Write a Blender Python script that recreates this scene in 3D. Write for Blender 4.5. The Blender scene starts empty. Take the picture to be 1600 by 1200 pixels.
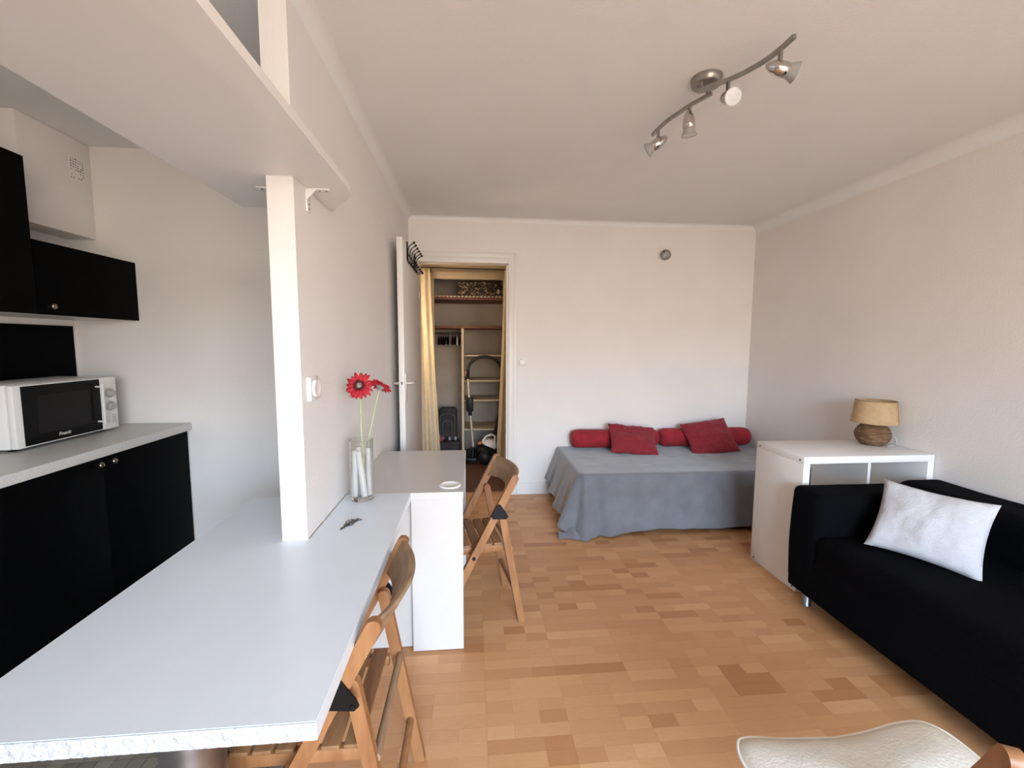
import bpy, bmesh, math, random
from mathutils import Vector, Matrix, noise
random.seed(7)
scene = bpy.context.scene
col = scene.collection
R = math.radians
PI = math.pi

# ------------------------------------------------------------------ camera
CAM_H = 1.379
yaw, pitch, roll = R(5.183), R(-5.369), R(0.29)
F = Vector((math.sin(yaw)*math.cos(pitch), math.cos(yaw)*math.cos(pitch), math.sin(pitch)))
Rt = Vector((math.cos(yaw), -math.sin(yaw), 0))
Up = Rt.cross(F)
R2 = Rt*math.cos(roll) + Up*math.sin(roll)
U2 = Up*math.cos(roll) - Rt*math.sin(roll)
cd = bpy.data.cameras.new('camera')
cam = bpy.data.objects.new('camera', cd)
col.objects.link(cam)
cd.sensor_fit = 'HORIZONTAL'
cd.sensor_width = 36
cd.lens = 678.64/1600*36
cd.clip_start = 0.02
m = Matrix((R2, U2, -F)).transposed().to_4x4()
m.translation = (0, 0, CAM_H)
cam.matrix_world = m
scene.camera = cam

# ------------------------------------------------------------------ world: overcast daylight, ground below the horizon
w = bpy.data.worlds.new('daylight')
scene.world = w
w.use_nodes = True
nt = w.node_tree
bg = nt.nodes['Background']
tc = nt.nodes.new('ShaderNodeTexCoord')
sx = nt.nodes.new('ShaderNodeSeparateXYZ')
rp = nt.nodes.new('ShaderNodeValToRGB')
mp = nt.nodes.new('ShaderNodeMapRange')
mp.inputs['From Min'].default_value = -1
mp.inputs['From Max'].default_value = 1
nt.links.new(tc.outputs['Generated'], sx.inputs[0])
nt.links.new(sx.outputs['Z'], mp.inputs['Value'])
nt.links.new(mp.outputs[0], rp.inputs[0])
e = rp.color_ramp.elements
e.new(0.52); e.new(0.60); e.new(0.66)
for el, (p_, c_) in zip(e, ((0.46, (0.20, 0.17, 0.14, 1)), (0.50, (0.44, 0.39, 0.33, 1)), (0.54, (0.46, 0.43, 0.39, 1)), (0.59, (0.62, 0.82, 1.06, 1)), (1.0, (0.55, 0.77, 1.06, 1)))):
    el.position = p_; el.color = c_
nt.links.new(rp.outputs[0], bg.inputs['Color'])
bg.inputs['Strength'].default_value = 34.0

# daylight portal in the window opening behind the camera
WX0, WX1, WZ0, WZ1, WY = -0.2, 2.1, 0.3, 2.38, -2.4
ld = bpy.data.lights.new('window_portal', 'AREA')
ld.shape = 'RECTANGLE'; ld.size = WX1-WX0; ld.size_y = WZ1-WZ0
ld.cycles.is_portal = True
lo = bpy.data.objects.new('window_portal', ld)
lo.location = ((WX0+WX1)/2, WY-0.1, (WZ0+WZ1)/2)
lo.rotation_euler = (R(90), 0, 0)
col.objects.link(lo)

vs = scene.view_settings
vs.view_transform = 'Standard'; vs.look = 'None'; vs.gamma = 1
vs.use_curve_mapping = False
vs.exposure = 0.04

# ------------------------------------------------------------------ materials
def mat(name, c, rough=0.5, var=0.0, vscale=8.0, bump=0.0, bscale=60.0, metal=0.0, spec=0.5, c2=None, stretch=None, detail=3.0, coat=0.0, sheen=0.0):
    m = bpy.data.materials.new(name); m.use_nodes = True
    t = m.node_tree; b = t.nodes['Principled BSDF']
    b.inputs['Base Color'].default_value = (*c, 1)
    b.inputs['Roughness'].default_value = rough
    b.inputs['Metallic'].default_value = metal
    b.inputs['Specular IOR Level'].default_value = spec
    if coat: b.inputs['Coat Weight'].default_value = coat
    if sheen:
        b.inputs['Sheen Weight'].default_value = sheen
        b.inputs['Sheen Roughness'].default_value = 0.5
    tcn = t.nodes.new('ShaderNodeTexCoord')
    src = tcn.outputs['Object']
    if stretch:
        mpn = t.nodes.new('ShaderNodeMapping'); mpn.inputs['Scale'].default_value = stretch
        t.links.new(src, mpn.inputs[0]); src = mpn.outputs[0]
    if var or c2:
        n = t.nodes.new('ShaderNodeTexNoise'); n.inputs['Scale'].default_value = vscale; n.inputs['Detail'].default_value = detail
        t.links.new(src, n.inputs['Vector'])
        r = t.nodes.new('ShaderNodeValToRGB')
        if c2 is None:
            a = tuple(max(0, x*(1-var)) for x in c); d = tuple(min(1, x*(1+var)) for x in c)
        else:
            a, d = c, c2
        r.color_ramp.elements[0].position = 0.3; r.color_ramp.elements[0].color = (*a, 1)
        r.color_ramp.elements[1].position = 0.7; r.color_ramp.elements[1].color = (*d, 1)
        t.links.new(n.outputs['Fac'], r.inputs[0]); t.links.new(r.outputs[0], b.inputs['Base Color'])
    if bump:
        n2 = t.nodes.new('ShaderNodeTexNoise'); n2.inputs['Scale'].default_value = bscale; n2.inputs['Detail'].default_value = 4
        t.links.new(src, n2.inputs['Vector'])
        bp = t.nodes.new('ShaderNodeBump'); bp.inputs['Strength'].default_value = bump; bp.inputs['Distance'].default_value = 0.01
        t.links.new(n2.outputs['Fac'], bp.inputs['Height']); t.links.new(bp.outputs[0], b.inputs['Normal'])
    return m

M = {}
M['wall'] = mat('white_wall_paint', (0.82, 0.785, 0.755), 0.75, var=0.02, vscale=3, bump=0.12, bscale=90, spec=0.25)
M['ceiling'] = mat('white_ceiling_paint', (0.84, 0.835, 0.83), 0.8, var=0.015, vscale=4, bump=0.1, bscale=110, spec=0.2)
M['whitepaint'] = mat('white_gloss_paint', (0.80, 0.77, 0.74), 0.4, bump=0.05, bscale=30)
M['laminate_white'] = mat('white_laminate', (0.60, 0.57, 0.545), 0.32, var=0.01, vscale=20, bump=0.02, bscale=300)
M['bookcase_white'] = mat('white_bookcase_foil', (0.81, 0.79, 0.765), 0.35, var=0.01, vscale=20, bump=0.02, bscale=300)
M['table_white'] = mat('white_table_laminate', (0.75, 0.80, 0.85), 0.3, var=0.01, vscale=10, bump=0.03, bscale=260)  # white table; the blue of the sky light is tinted into its colour
M['chipboard'] = mat('painted_raw_chipboard', (0.51, 0.515, 0.52), 0.7, var=0.10, vscale=90, bump=0.9, bscale=75)
M['worktop'] = mat('speckled_worktop_laminate', (0.68, 0.66, 0.62), 0.4, var=0.10, vscale=160, bump=0.02, bscale=200)
M['black_lacquer'] = mat('black_cabinet_front', (0.0016, 0.0016, 0.0019), 0.6, var=0.2, vscale=30, bump=0.04, bscale=200, spec=0.04)
M['black_cloth'] = mat('black_sofa_fabric', (0.0026, 0.0026, 0.0036), 0.95, var=0.25, vscale=180, bump=0.25, bscale=260, spec=0.06)
M['black_plastic'] = mat('black_plastic', (0.005, 0.005, 0.0055), 0.45, spec=0.25, var=0.1, vscale=60)
M['black_glass'] = mat('black_glass', (0.003, 0.003, 0.003), 0.2, spec=0.12, var=0.1, vscale=3)
M['dark_window'] = mat('dark_oven_window', (0.010, 0.009, 0.0085), 0.3, spec=0.12, var=0.1, vscale=100)
M['white_plastic'] = mat('white_plastic', (0.83, 0.81, 0.78), 0.35, var=0.01, vscale=15)
M['grey_plastic'] = mat('grey_plastic', (0.35, 0.34, 0.33), 0.4, var=0.03, vscale=30)
M['dial_grey'] = mat('dial_plastic', (0.42, 0.41, 0.39), 0.4, var=0.02, vscale=20)
M['chrome'] = mat('chrome', (0.55, 0.53, 0.50), 0.16, metal=1, var=0.05, vscale=20)
M['nickel'] = mat('brushed_nickel', (0.33, 0.31, 0.29), 0.32, metal=0.85, var=0.08, vscale=40)
M['steel'] = mat('steel_tube', (0.30, 0.31, 0.33), 0.35, metal=1, var=0.15, vscale=25, bump=0.05, bscale=80)
M['brass'] = mat('aged_knob_metal', (0.30, 0.25, 0.20), 0.3, metal=1, var=0.2, vscale=60)
M['bulb'] = mat('frosted_bulb_glass', (0.62, 0.64, 0.67), 0.25, var=0.08, vscale=60)
M['wood'] = mat('honey_beech_wood', (0.24, 0.098, 0.036), 0.45, c2=(0.37, 0.172, 0.068), vscale=9, stretch=(3, 3, 0.6), bump=0.06, bscale=60)
M['wood_worn'] = mat('worn_beech_wood', (0.21, 0.12, 0.065), 0.6, c2=(0.36, 0.225, 0.125), vscale=14, stretch=(2, 1, 2), bump=0.1, bscale=60)
M['wood_seat'] = mat('seat_slat_wood', (0.20, 0.092, 0.037), 0.5, c2=(0.30, 0.15, 0.063), vscale=10, stretch=(4, 0.6, 4), bump=0.06, bscale=60)
M['red_velvet'] = mat('red_velvet', (0.30, 0.010, 0.019), 0.85, var=0.25, vscale=14, bump=0.2, bscale=120, sheen=0.05)
M['red_linen'] = mat('dark_red_linen', (0.24, 0.014, 0.024), 0.9, var=0.15, vscale=40, bump=0.3, bscale=180, sheen=0.1)
M['blanket'] = mat('grey_fleece', (0.165, 0.168, 0.185), 0.95, var=0.13, vscale=9, bump=0.25, bscale=160, sheen=0.6, detail=6)
M['mattress'] = mat('dark_mattress_ticking', (0.05, 0.05, 0.055), 0.9, var=0.1, vscale=20)
M['white_quilt'] = mat('white_quilted_cotton', (0.53, 0.52, 0.54), 0.9, var=0.03, vscale=30, bump=0.35, bscale=130, stretch=(0.4, 1, 1.6))
M['cream'] = mat('cream_cotton', (0.66, 0.61, 0.52), 0.9, var=0.05, vscale=12, bump=0.2, bscale=160)
M['cream_pipe'] = mat('cream_piping', (0.76, 0.72, 0.66), 0.85, var=0.03, vscale=30)
M['wicker'] = mat('woven_seagrass', (0.075, 0.033, 0.014), 0.8, c2=(0.27, 0.15, 0.07), vscale=42, stretch=(0.5, 0.5, 3.2), bump=0.8, bscale=70, detail=5)
M['shade'] = mat('jute_shade', (0.44, 0.29, 0.155), 0.9, c2=(0.53, 0.365, 0.205), vscale=26, bump=0.35, bscale=260, detail=6)
M['shade_trim'] = mat('jute_trim', (0.25, 0.15, 0.07), 0.9, var=0.15, vscale=60)
M['cord'] = mat('pale_cable', (0.42, 0.41, 0.40), 0.5, var=0.02, vscale=20)
M['curtain'] = mat('ecru_curtain', (0.74, 0.63, 0.44), 0.9, var=0.05, vscale=18, bump=0.2, bscale=150)
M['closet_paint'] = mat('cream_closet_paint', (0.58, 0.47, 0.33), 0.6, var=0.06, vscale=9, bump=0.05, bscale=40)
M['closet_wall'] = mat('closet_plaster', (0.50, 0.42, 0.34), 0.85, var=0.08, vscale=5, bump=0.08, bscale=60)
M['brown_shelf'] = mat('brown_shelf_paper', (0.10, 0.035, 0.022), 0.6, c2=(0.20, 0.075, 0.045), vscale=40, bump=0.05, bscale=90)
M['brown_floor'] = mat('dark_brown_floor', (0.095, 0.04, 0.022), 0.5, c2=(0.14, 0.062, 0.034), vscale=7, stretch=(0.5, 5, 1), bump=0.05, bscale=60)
M['iron'] = mat('black_wire', (0.006, 0.005, 0.006), 0.6, spec=0.25, var=0.1, vscale=50)
M['dark_rod'] = mat('dark_bronze_rod', (0.03, 0.017, 0.012), 0.45, var=0.2, vscale=40)
M['charcoal'] = mat('charcoal_fabric', (0.035, 0.03, 0.03), 0.85, c2=(0.06, 0.052, 0.05), vscale=15, bump=0.15, bscale=120)
M['charcoal_pale'] = mat('grey_padding', (0.075, 0.068, 0.066), 0.8, var=0.15, vscale=20)
M['pink'] = mat('pink_cloth', (0.35, 0.10, 0.11), 0.8, var=0.1, vscale=20)
M['hose'] = mat('black_rubber_hose', (0.008, 0.007, 0.007), 0.5, var=0.1, vscale=60)
M['tan_metal'] = mat('warm_steel_tube', (0.50, 0.43, 0.36), 0.35, metal=0.4, var=0.06, vscale=30)
M['orange'] = mat('orange_plastic', (0.6, 0.22, 0.05), 0.4, var=0.05, vscale=30)
M['petal'] = mat('red_petal', (0.36, 0.004, 0.014), 0.6, c2=(0.50, 0.010, 0.026), vscale=30, bump=0.15, bscale=200)
M['petal_core'] = mat('dark_flower_ring', (0.10, 0.004, 0.012), 0.8, var=0.3, vscale=200, bump=0.5, bscale=400)
M['flower_eye'] = mat('pale_flower_eye', (0.42, 0.40, 0.33), 0.8, c2=(0.10, 0.06, 0.05), vscale=160, bump=0.5, bscale=300)
M['sepal'] = mat('grey_green_sepal', (0.22, 0.22, 0.20), 0.8, var=0.1, vscale=60)
M['stem'] = mat('pale_green_stem', (0.44, 0.50, 0.28), 0.6, var=0.08, vscale=25)
M['candle'] = mat('white_wax', (0.88, 0.86, 0.84), 0.6, var=0.02, vscale=20)
M['handle_metal'] = mat('satin_handle', (0.62, 0.57, 0.51), 0.35, metal=0.35, var=0.03, vscale=40)
M['keymetal'] = mat('key_metal', (0.20, 0.195, 0.195), 0.3, metal=1, var=0.1, vscale=80)
M['keyplate'] = mat('dull_key_brass', (0.09, 0.075, 0.065), 0.5, metal=0.3, var=0.1, vscale=80)
M['joint_sealant'] = mat('dirty_sealant', (0.40, 0.34, 0.28), 0.9, var=0.3, vscale=40)
M['grout'] = mat('dark_tile_grout', (0.035, 0.03, 0.027), 0.9, var=0.2, vscale=60)
M['subfloor'] = mat('floor_joint', (0.36, 0.18, 0.085), 0.6, var=0.05, vscale=30)
M['screw'] = mat('dark_screw_hole', (0.06, 0.05, 0.045), 0.6, var=0.1, vscale=80)
M['clear_plastic'] = mat('glossy_silver_bracket', (0.88, 0.87, 0.86), 0.25, metal=0.15, var=0.04, vscale=60)
M['logo'] = mat('silver_print', (0.55, 0.53, 0.50), 0.4, var=0.02, vscale=50)
M['print_grey'] = mat('grey_print', (0.12, 0.115, 0.11), 0.5, var=0.02, vscale=50)

def glass_mat():
    m = bpy.data.materials.new('clear_vase_glass'); m.use_nodes = True
    t = m.node_tree; b = t.nodes['Principled BSDF']
    b.inputs['Transmission Weight'].default_value = 1
    b.inputs['Roughness'].default_value = 0.0
    b.inputs['IOR'].default_value = 1.45
    b.inputs['Base Color'].default_value = (0.94, 0.95, 0.95, 1)
    return m
M['glass'] = glass_mat()

def random_tone(name, stops, island, rough, grain, bump=0.03):
    """a flooring piece: its tone is drawn per piece, with a fine grain over it"""
    m = bpy.data.materials.new(name); m.use_nodes = True
    t = m.node_tree; b = t.nodes['Principled BSDF']
    b.inputs['Roughness'].default_value = rough
    b.inputs['Specular IOR Level'].default_value = 0.4
    if island:
        g = t.nodes.new('ShaderNodeNewGeometry'); out = g.outputs['Random Per Island']
    else:
        g = t.nodes.new('ShaderNodeObjectInfo'); out = g.outputs['Random']
    r = t.nodes.new('ShaderNodeValToRGB')
    r.color_ramp.interpolation = 'LINEAR'
    while len(r.color_ramp.elements) < len(stops): r.color_ramp.elements.new(0.5)
    for el, (p, c) in zip(r.color_ramp.elements, stops):
        el.position = p; el.color = (*c, 1)
    t.links.new(out, r.inputs[0])
    tcn = t.nodes.new('ShaderNodeNewGeometry')
    mpn = t.nodes.new('ShaderNodeMapping'); mpn.inputs['Scale'].default_value = (4, 40, 4)
    n = t.nodes.new('ShaderNodeTexNoise'); n.inputs['Scale'].default_value = grain; n.inputs['Detail'].default_value = 4
    t.links.new(tcn.outputs['Position'], mpn.inputs[0]); t.links.new(mpn.outputs[0], n.inputs['Vector'])
    mx = t.nodes.new('ShaderNodeMix'); mx.data_type = 'RGBA'; mx.blend_type = 'MULTIPLY'
    mx.inputs[0].default_value = 1.0
    r2 = t.nodes.new('ShaderNodeValToRGB')
    r2.color_ramp.elements[0].position = 0.3; r2.color_ramp.elements[0].color = (0.92, 0.91, 0.89, 1)
    r2.color_ramp.elements[1].position = 0.7; r2.color_ramp.elements[1].color = (1.0, 1.0, 1.0, 1)
    t.links.new(n.outputs['Fac'], r2.inputs[0])
    t.links.new(r.outputs[0], mx.inputs[6]); t.links.new(r2.outputs[0], mx.inputs[7])
    t.links.new(mx.outputs[2], b.inputs['Base Color'])
    bp = t.nodes.new('ShaderNodeBump'); bp.inputs['Strength'].default_value = bump; bp.inputs['Distance'].default_value = 0.004
    t.links.new(n.outputs['Fac'], bp.inputs['Height']); t.links.new(bp.outputs[0], b.inputs['Normal'])
    return m
WOODTONES = [(0.0, (0.463, 0.212, 0.086)), (0.10, (0.486, 0.226, 0.094)), (0.18, (0.565, 0.282, 0.127)), (0.6, (0.599, 0.307, 0.140)), (0.85, (0.633, 0.333, 0.156)), (1.0, (0.678, 0.367, 0.181))]
M['strip'] = random_tone('laminate_strip', WOODTONES, False, 0.42, 6)
M['strip_far'] = random_tone('laminate_strip_far', WOODTONES, True, 0.42, 6)
TILETONES = [(0.0, (0.20, 0.165, 0.125)), (0.5, (0.24, 0.20, 0.155)), (1.0, (0.29, 0.245, 0.19))]
M['mosaic'] = random_tone('mosaic_tile', TILETONES, False, 0.5, 20)
M['mosaic_far'] = random_tone('mosaic_tile_far', TILETONES, True, 0.5, 20)

def spot_mat():
    m = mat('dark_blossom_print', (0.010, 0.006, 0.005), 0.6)
    t = m.node_tree; b = t.nodes['Principled BSDF']
    tcn = t.nodes.new('ShaderNodeTexCoord')
    v = t.nodes.new('ShaderNodeTexVoronoi'); v.inputs['Scale'].default_value = 34
    n = t.nodes.new('ShaderNodeTexNoise'); n.inputs['Scale'].default_value = 30
    ad = t.nodes.new('ShaderNodeMix'); ad.data_type = 'RGBA'; ad.inputs[0].default_value = 0.12
    t.links.new(tcn.outputs['Object'], n.inputs['Vector'])
    t.links.new(tcn.outputs['Object'], ad.inputs[6]); t.links.new(n.outputs['Color'], ad.inputs[7])
    t.links.new(ad.outputs[2], v.inputs['Vector'])
    r = t.nodes.new('ShaderNodeValToRGB'); r.color_ramp.interpolation = 'CONSTANT'
    r.color_ramp.elements[0].color = (0.010, 0.006, 0.005, 1)
    r.color_ramp.elements[1].position = 0.66; r.color_ramp.elements[1].color = (0.34, 0.21, 0.12, 1)
    t.links.new(v.outputs['Distance'], r.inputs[0]); t.links.new(r.outputs[0], b.inputs['Base Color'])
    return m
M['spots'] = spot_mat()

# ------------------------------------------------------------------ mesh helpers
def tag(o, label=None, cat=None, group=None, kind=None):
    if label: o['label'] = label
    if cat: o['category'] = cat
    if group: o['group'] = group
    if kind: o['kind'] = kind
    return o

def thing(name, loc, label, cat, group=None, rotz=0):
    o = bpy.data.objects.new(name, None)
    o.empty_display_size = 0.05
    o.location = loc; o.rotation_euler = (0, 0, rotz)
    col.objects.link(o)
    return tag(o, label, cat, group)

def autosmooth_mesh(me, ang):
    for p in me.polygons: p.use_smooth = True
    bm = bmesh.new(); bm.from_mesh(me)
    for ed in bm.edges:
        if len(ed.link_faces) == 2 and ed.calc_face_angle(0) > R(ang): ed.smooth = False
    bm.to_mesh(me); bm.free()

def mk(name, bm, material, parent=None, smooth=False, local=False, label=None):
    me = bpy.data.meshes.new(name)
    bmesh.ops.recalc_face_normals(bm, faces=bm.faces)
    bm.to_mesh(me); bm.free()
    me.materials.append(M[material] if isinstance(material, str) else material)
    if smooth: autosmooth_mesh(me, 60)
    o = bpy.data.objects.new(name, me)
    col.objects.link(o)
    if parent:
        o.parent = parent
        if not local and parent.type == 'EMPTY':
            o.matrix_parent_inverse = (Matrix.Translation(parent.location) @ parent.rotation_euler.to_matrix().to_4x4()).inverted()
    if label: o['label'] = label
    return o

def autosmooth(o, ang=40):
    me = o.data
    for p in me.polygons: p.use_smooth = True
    bm = bmesh.new(); bm.from_mesh(me)
    for ed in bm.edges:
        if len(ed.link_faces) == 2 and ed.calc_face_angle(0) > R(ang): ed.smooth = False
    bm.to_mesh(me); bm.free()
    return o

def B(): return bmesh.new()

def box(bm, x0, x1, y0, y1, z0, z1, bev=0, seg=2):
    r = bmesh.ops.create_cube(bm, size=1)
    vs_ = r['verts']
    for v in vs_:
        v.co = Vector(((x0+x1)/2 + v.co.x*(x1-x0), (y0+y1)/2 + v.co.y*(y1-y0), (z0+z1)/2 + v.co.z*(z1-z0)))
    if bev:
        es = list({ed for v in vs_ for ed in v.link_edges})
        bmesh.ops.bevel(bm, geom=es, offset=bev, segments=seg, affect='EDGES', profile=0.5)
    return bm

def bx(name, x0, x1, y0, y1, z0, z1, material, parent=None, bev=0, seg=2, local=False, label=None):
    o = mk(name, box(B(), x0, x1, y0, y1, z0, z1, bev, seg), material, parent, False, local, label)
    if bev: autosmooth(o)
    return o

def prism(bm, pts, z0, z1):
    lo_ = [bm.verts.new((x, y, z0)) for x, y in pts]
    hi = [bm.verts.new((x, y, z1)) for x, y in pts]
    n = len(pts)
    bm.faces.new(lo_[::-1]); bm.faces.new(hi)
    for i in range(n): bm.faces.new((lo_[i], lo_[(i+1) % n], hi[(i+1) % n], hi[i]))
    return bm

def frame_of(d):
    d = Vector(d).normalized()
    a = Vector((0, 0, 1)) if abs(d.z) < 0.9 else Vector((1, 0, 0))
    u = d.cross(a).normalized(); v = u.cross(d).normalized()
    return u, v

def tube(bm, pts, r, n=10, cap=True):
    pts = [Vector(p) for p in pts]
    rs = r if isinstance(r, (list, tuple)) else [r]*len(pts)
    rings = []
    pu = None
    for i, p in enumerate(pts):
        d = (pts[min(i+1, len(pts)-1)] - pts[max(i-1, 0)]).normalized()
        if pu is None: u, v = frame_of(d)
        else:
            u = (pu - d*pu.dot(d)).normalized(); v = u.cross(d)
        pu = u
        rings.append([bm.verts.new(p + (u*math.cos(2*PI*k/n) + v*math.sin(2*PI*k/n))*rs[i]) for k in range(n)])
    for a, b in zip(rings, rings[1:]):
        for k in range(n): bm.faces.new((a[k], a[(k+1) % n], b[(k+1) % n], b[k]))
    if cap:
        bm.faces.new(rings[0][::-1]); bm.faces.new(rings[-1])
    return bm

def lathe(bm, prof, mtx=None, n=24, closed=False):
    """profile of (radius, height) turned about z, moved by mtx"""
    mtx = mtx or Matrix()
    rings = []
    for r, h in prof:
        if r < 1e-5: rings.append([bm.verts.new(mtx @ Vector((0, 0, h)))])
        else: rings.append([bm.verts.new(mtx @ Vector((r*math.cos(2*PI*k/n), r*math.sin(2*PI*k/n), h))) for k in range(n)])
    pairs = list(zip(rings, rings[1:]))
    if closed: pairs.append((rings[-1], rings[0]))
    for a, b in pairs:
        for k in range(n):
            q = [a[k % len(a)], a[(k+1) % len(a)], b[(k+1) % len(b)], b[k % len(b)]]
            q2 = []
            for v in q:
                if v not in q2: q2.append(v)
            if len(q2) > 2: bm.faces.new(q2)
    return bm

def axis_mtx(loc, d):
    """matrix taking +z to direction d at loc"""
    q = Vector((0, 0, 1)).rotation_difference(Vector(d).normalized())
    return Matrix.Translation(Vector(loc)) @ q.to_matrix().to_4x4()

def bar(bm, p0, p1, w_, t_, side, round_top=False, round_bot=False, n=6):
    """flat bar from p0 to p1; w_ across in the plane normal to 'side', t_ along 'side'; ends may be rounded"""
    p0, p1, side = Vector(p0), Vector(p1), Vector(side).normalized()
    d = (p1-p0).normalized(); a = d.cross(side).normalized()
    out = []
    L = (p1-p0).length
    def arc(c, s):
        return [c + a*(w_/2*math.cos(PI*k/n))*s + d*(w_/2*math.sin(PI*k/n))*s for k in range(n+1)]
    if round_top: out += arc(p1 - d*w_/2, 1)
    else: out += [p1 + a*w_/2, p1 - a*w_/2]
    if round_bot: out += arc(p0 + d*w_/2, -1)
    else: out += [p0 - a*w_/2, p0 + a*w_/2]
    A = [bm.verts.new(v - side*t_/2) for v in out]; C = [bm.verts.new(v + side*t_/2) for v in out]
    bm.faces.new(A); bm.faces.new(C[::-1])
    k = len(out)
    for i in range(k): bm.faces.new((A[i], C[i], C[(i+1) % k], A[(i+1) % k]))
    return bm

def grid(bm, nu, nv, fn):
    vsx = [[bm.verts.new(fn(i/nu, j/nv)) for j in range(nv+1)] for i in range(nu+1)]
    for i in range(nu):
        for j in range(nv):
            bm.faces.new((vsx[i][j], vsx[i+1][j], vsx[i+1][j+1], vsx[i][j+1]))
    return vsx

def spline(p, n=6):
    p = [Vector(q) for q in p]; out = []
    for i in range(len(p)-1):
        p0, p1, p2, p3 = p[max(i-1, 0)], p[i], p[i+1], p[min(i+2, len(p)-1)]
        for k in range(n):
            t = k/n
            out.append(0.5*((2*p1)+(p2-p0)*t+(2*p0-5*p1+4*p2-p3)*t*t+(3*p1-p0-3*p2+p3)*t**3))
    return out+[p[-1]]

def struct(o, label=None):
    o['kind'] = 'structure'
    if label: o['label'] = label
    return o

# ------------------------------------------------------------------ dimensions
XL, XR, YB, YK, C = -2.26, 2.576, 3.852, 2.711, 2.449
XP0, XP, YP = -0.618, -0.539, 1.42
OX0, OX1, OZ = -0.455, 0.312, 2.066       # door opening in the back wall
WT = 0.10

# ------------------------------------------------------------------ the setting
floor_o = struct(bx('floor', XP0, XR+0.1, WY-0.1, YB+WT, -0.06, -0.003, 'subfloor'), 'honey coloured laminate floor of short staggered strips')
SX, SY = 0.0997, 0.0548
mod0 = 0.046
def strip_mesh(k):
    bm = B()
    g = 0.0002
    box(bm, g, SX*k-g, g, SY-g, -0.004, 0.0)
    top = [f for f in bm.faces if f.normal.z > 0.5]
    me = bpy.data.meshes.new('floor_strip'); bmesh.ops.recalc_face_normals(bm, faces=bm.faces); bm.to_mesh(me); bm.free()
    me.materials.append(M['strip'])
    return me
strip_me = {k: strip_mesh(k) for k in (1, 2, 3)}
cells = []
rng = random.Random(11)
ny = int((YB+WT-(WY-0.1))/SY)
for j in range(ny):
    y = WY-0.1 + j*SY
    for mi in range(-3, 9):
        x = mod0 + mi*SX*3
        for k in rng.choice([(1, 2), (2, 1), (1, 1, 1), (1, 2), (2, 1), (3,)]):
            if x >= XP-0.02 and x+SX*k <= XR+0.1: cells.append((x, y, k))
            x += SX*k
def seen(c):
    x, y, k = c
    d = Vector((x+SX*k/2, y+SY/2, 0)) - Vector((0, 0, CAM_H))
    dz = d.dot(F)
    if dz < 0.3: return None
    u = 800+678.6*d.dot(R2)/dz; v = 600-678.6*d.dot(U2)/dz
    if not (-20 < u < 1620 and v < 1215): return None
    if x < -0.2 and y < 1.7: pass
    if x > 1.72 and y < 2.1: return None
    return dz
vis = sorted([(seen(c), i) for i, c in enumerate(cells) if seen(c) is not None])
near = {i for _, i in vis[:300]}
stuff = B()
for i, (x, y, k) in enumerate(cells):
    if i in near:
        o = bpy.data.objects.new('floor_strip', strip_me[k]); o.location = (x, y, 0)
        o.parent = floor_o; col.objects.link(o)
    else:
        g = 0.0002
        box(stuff, x+g, x+SX*k-g, y+g, y+SY-g, -0.004, 0.0)
tag(mk('floor_strips', stuff, 'strip_far', floor_o), kind='stuff')

kf = struct(bx('floor_kitchen', XL-0.1, XP0, WY-0.1, YK+0.1, -0.06, -0.002, 'grout'), 'small beige mosaic tiles with dark joints in the kitchen')
tm = B(); box(tm, 0.0015, 0.0495, 0.0015, 0.0495, -0.004, 0.002)
tme = bpy.data.meshes.new('mosaic_tile'); bmesh.ops.recalc_face_normals(tm, faces=tm.faces); tm.to_mesh(tme); tm.free(); tme.materials.append(M['mosaic'])
stuff = B()
for i in range(int((XP0-XL)/0.051)):
    for j in range(int((YK-WY)/0.051)):
        x, y = XP0-0.052-i*0.051, WY+j*0.051
        if x > -1.66 and 1.13 < y < 1.80:
            o = bpy.data.objects.new('mosaic_tile', tme); o.location = (x, y, 0); o.parent = kf; col.objects.link(o)
        else: box(stuff, x+0.0015, x+0.0495, y+0.0015, y+0.0495, -0.004, 0.002)
tag(mk('mosaic_tiles', stuff, 'mosaic_far', kf), kind='stuff')

struct(bx('ceiling', XL-0.1, XR+0.1, WY-0.1, YB+WT, C, C+0.1, 'ceiling'))
struct(bx('wall_left', XL-0.1, XL, WY-0.1, YK+0.1, 0, C, 'wall'))
struct(bx('wall_kitchen_back', XL, XP0, YK, YK+0.1, 0, C, 'wall'))
pw = struct(bx('wall_partition', XP0, XP, YP, YB, 0, C, 'wall'))
struct(bx('wall_right', XR, XR+0.1, WY-0.1, YB+WT, 0, C, 'wall'))
bm = B()
box(bm, OX1, XR, YB, YB+WT, 0, C); box(bm, -1.1, OX0, YB, YB+WT, 0, C); box(bm, OX0, OX1, YB, YB+WT, OZ, C)
struct(mk('wall_back', bm, 'wall'))
bm = B()
box(bm, XL, WX0, WY-0.1, WY, 0, C); box(bm, WX1, XR, WY-0.1, WY, 0, C); box(bm, WX0, WX1, WY-0.1, WY, 0, WZ0); box(bm, WX0, WX1, WY-0.1, WY, WZ1, C)
struct(mk('wall_front', bm, 'wall'))
# window frame behind the camera
bm = B()
for x in (WX0+0.03, (WX0*2+WX1)/3, (WX0+WX1*2)/3, WX1-0.03): box(bm, x-0.03, x+0.03, WY-0.08, WY-0.02, WZ0+0.05, WZ1-0.05)
box(bm, WX0, WX1, WY-0.08, WY-0.02, WZ0, WZ0+0.05); box(bm, WX0, WX1, WY-0.08, WY-0.02, WZ1-0.05, WZ1)
struct(mk('window_1', bm, 'whitepaint'), 'white window frame in the wall opposite the bed')

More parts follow.
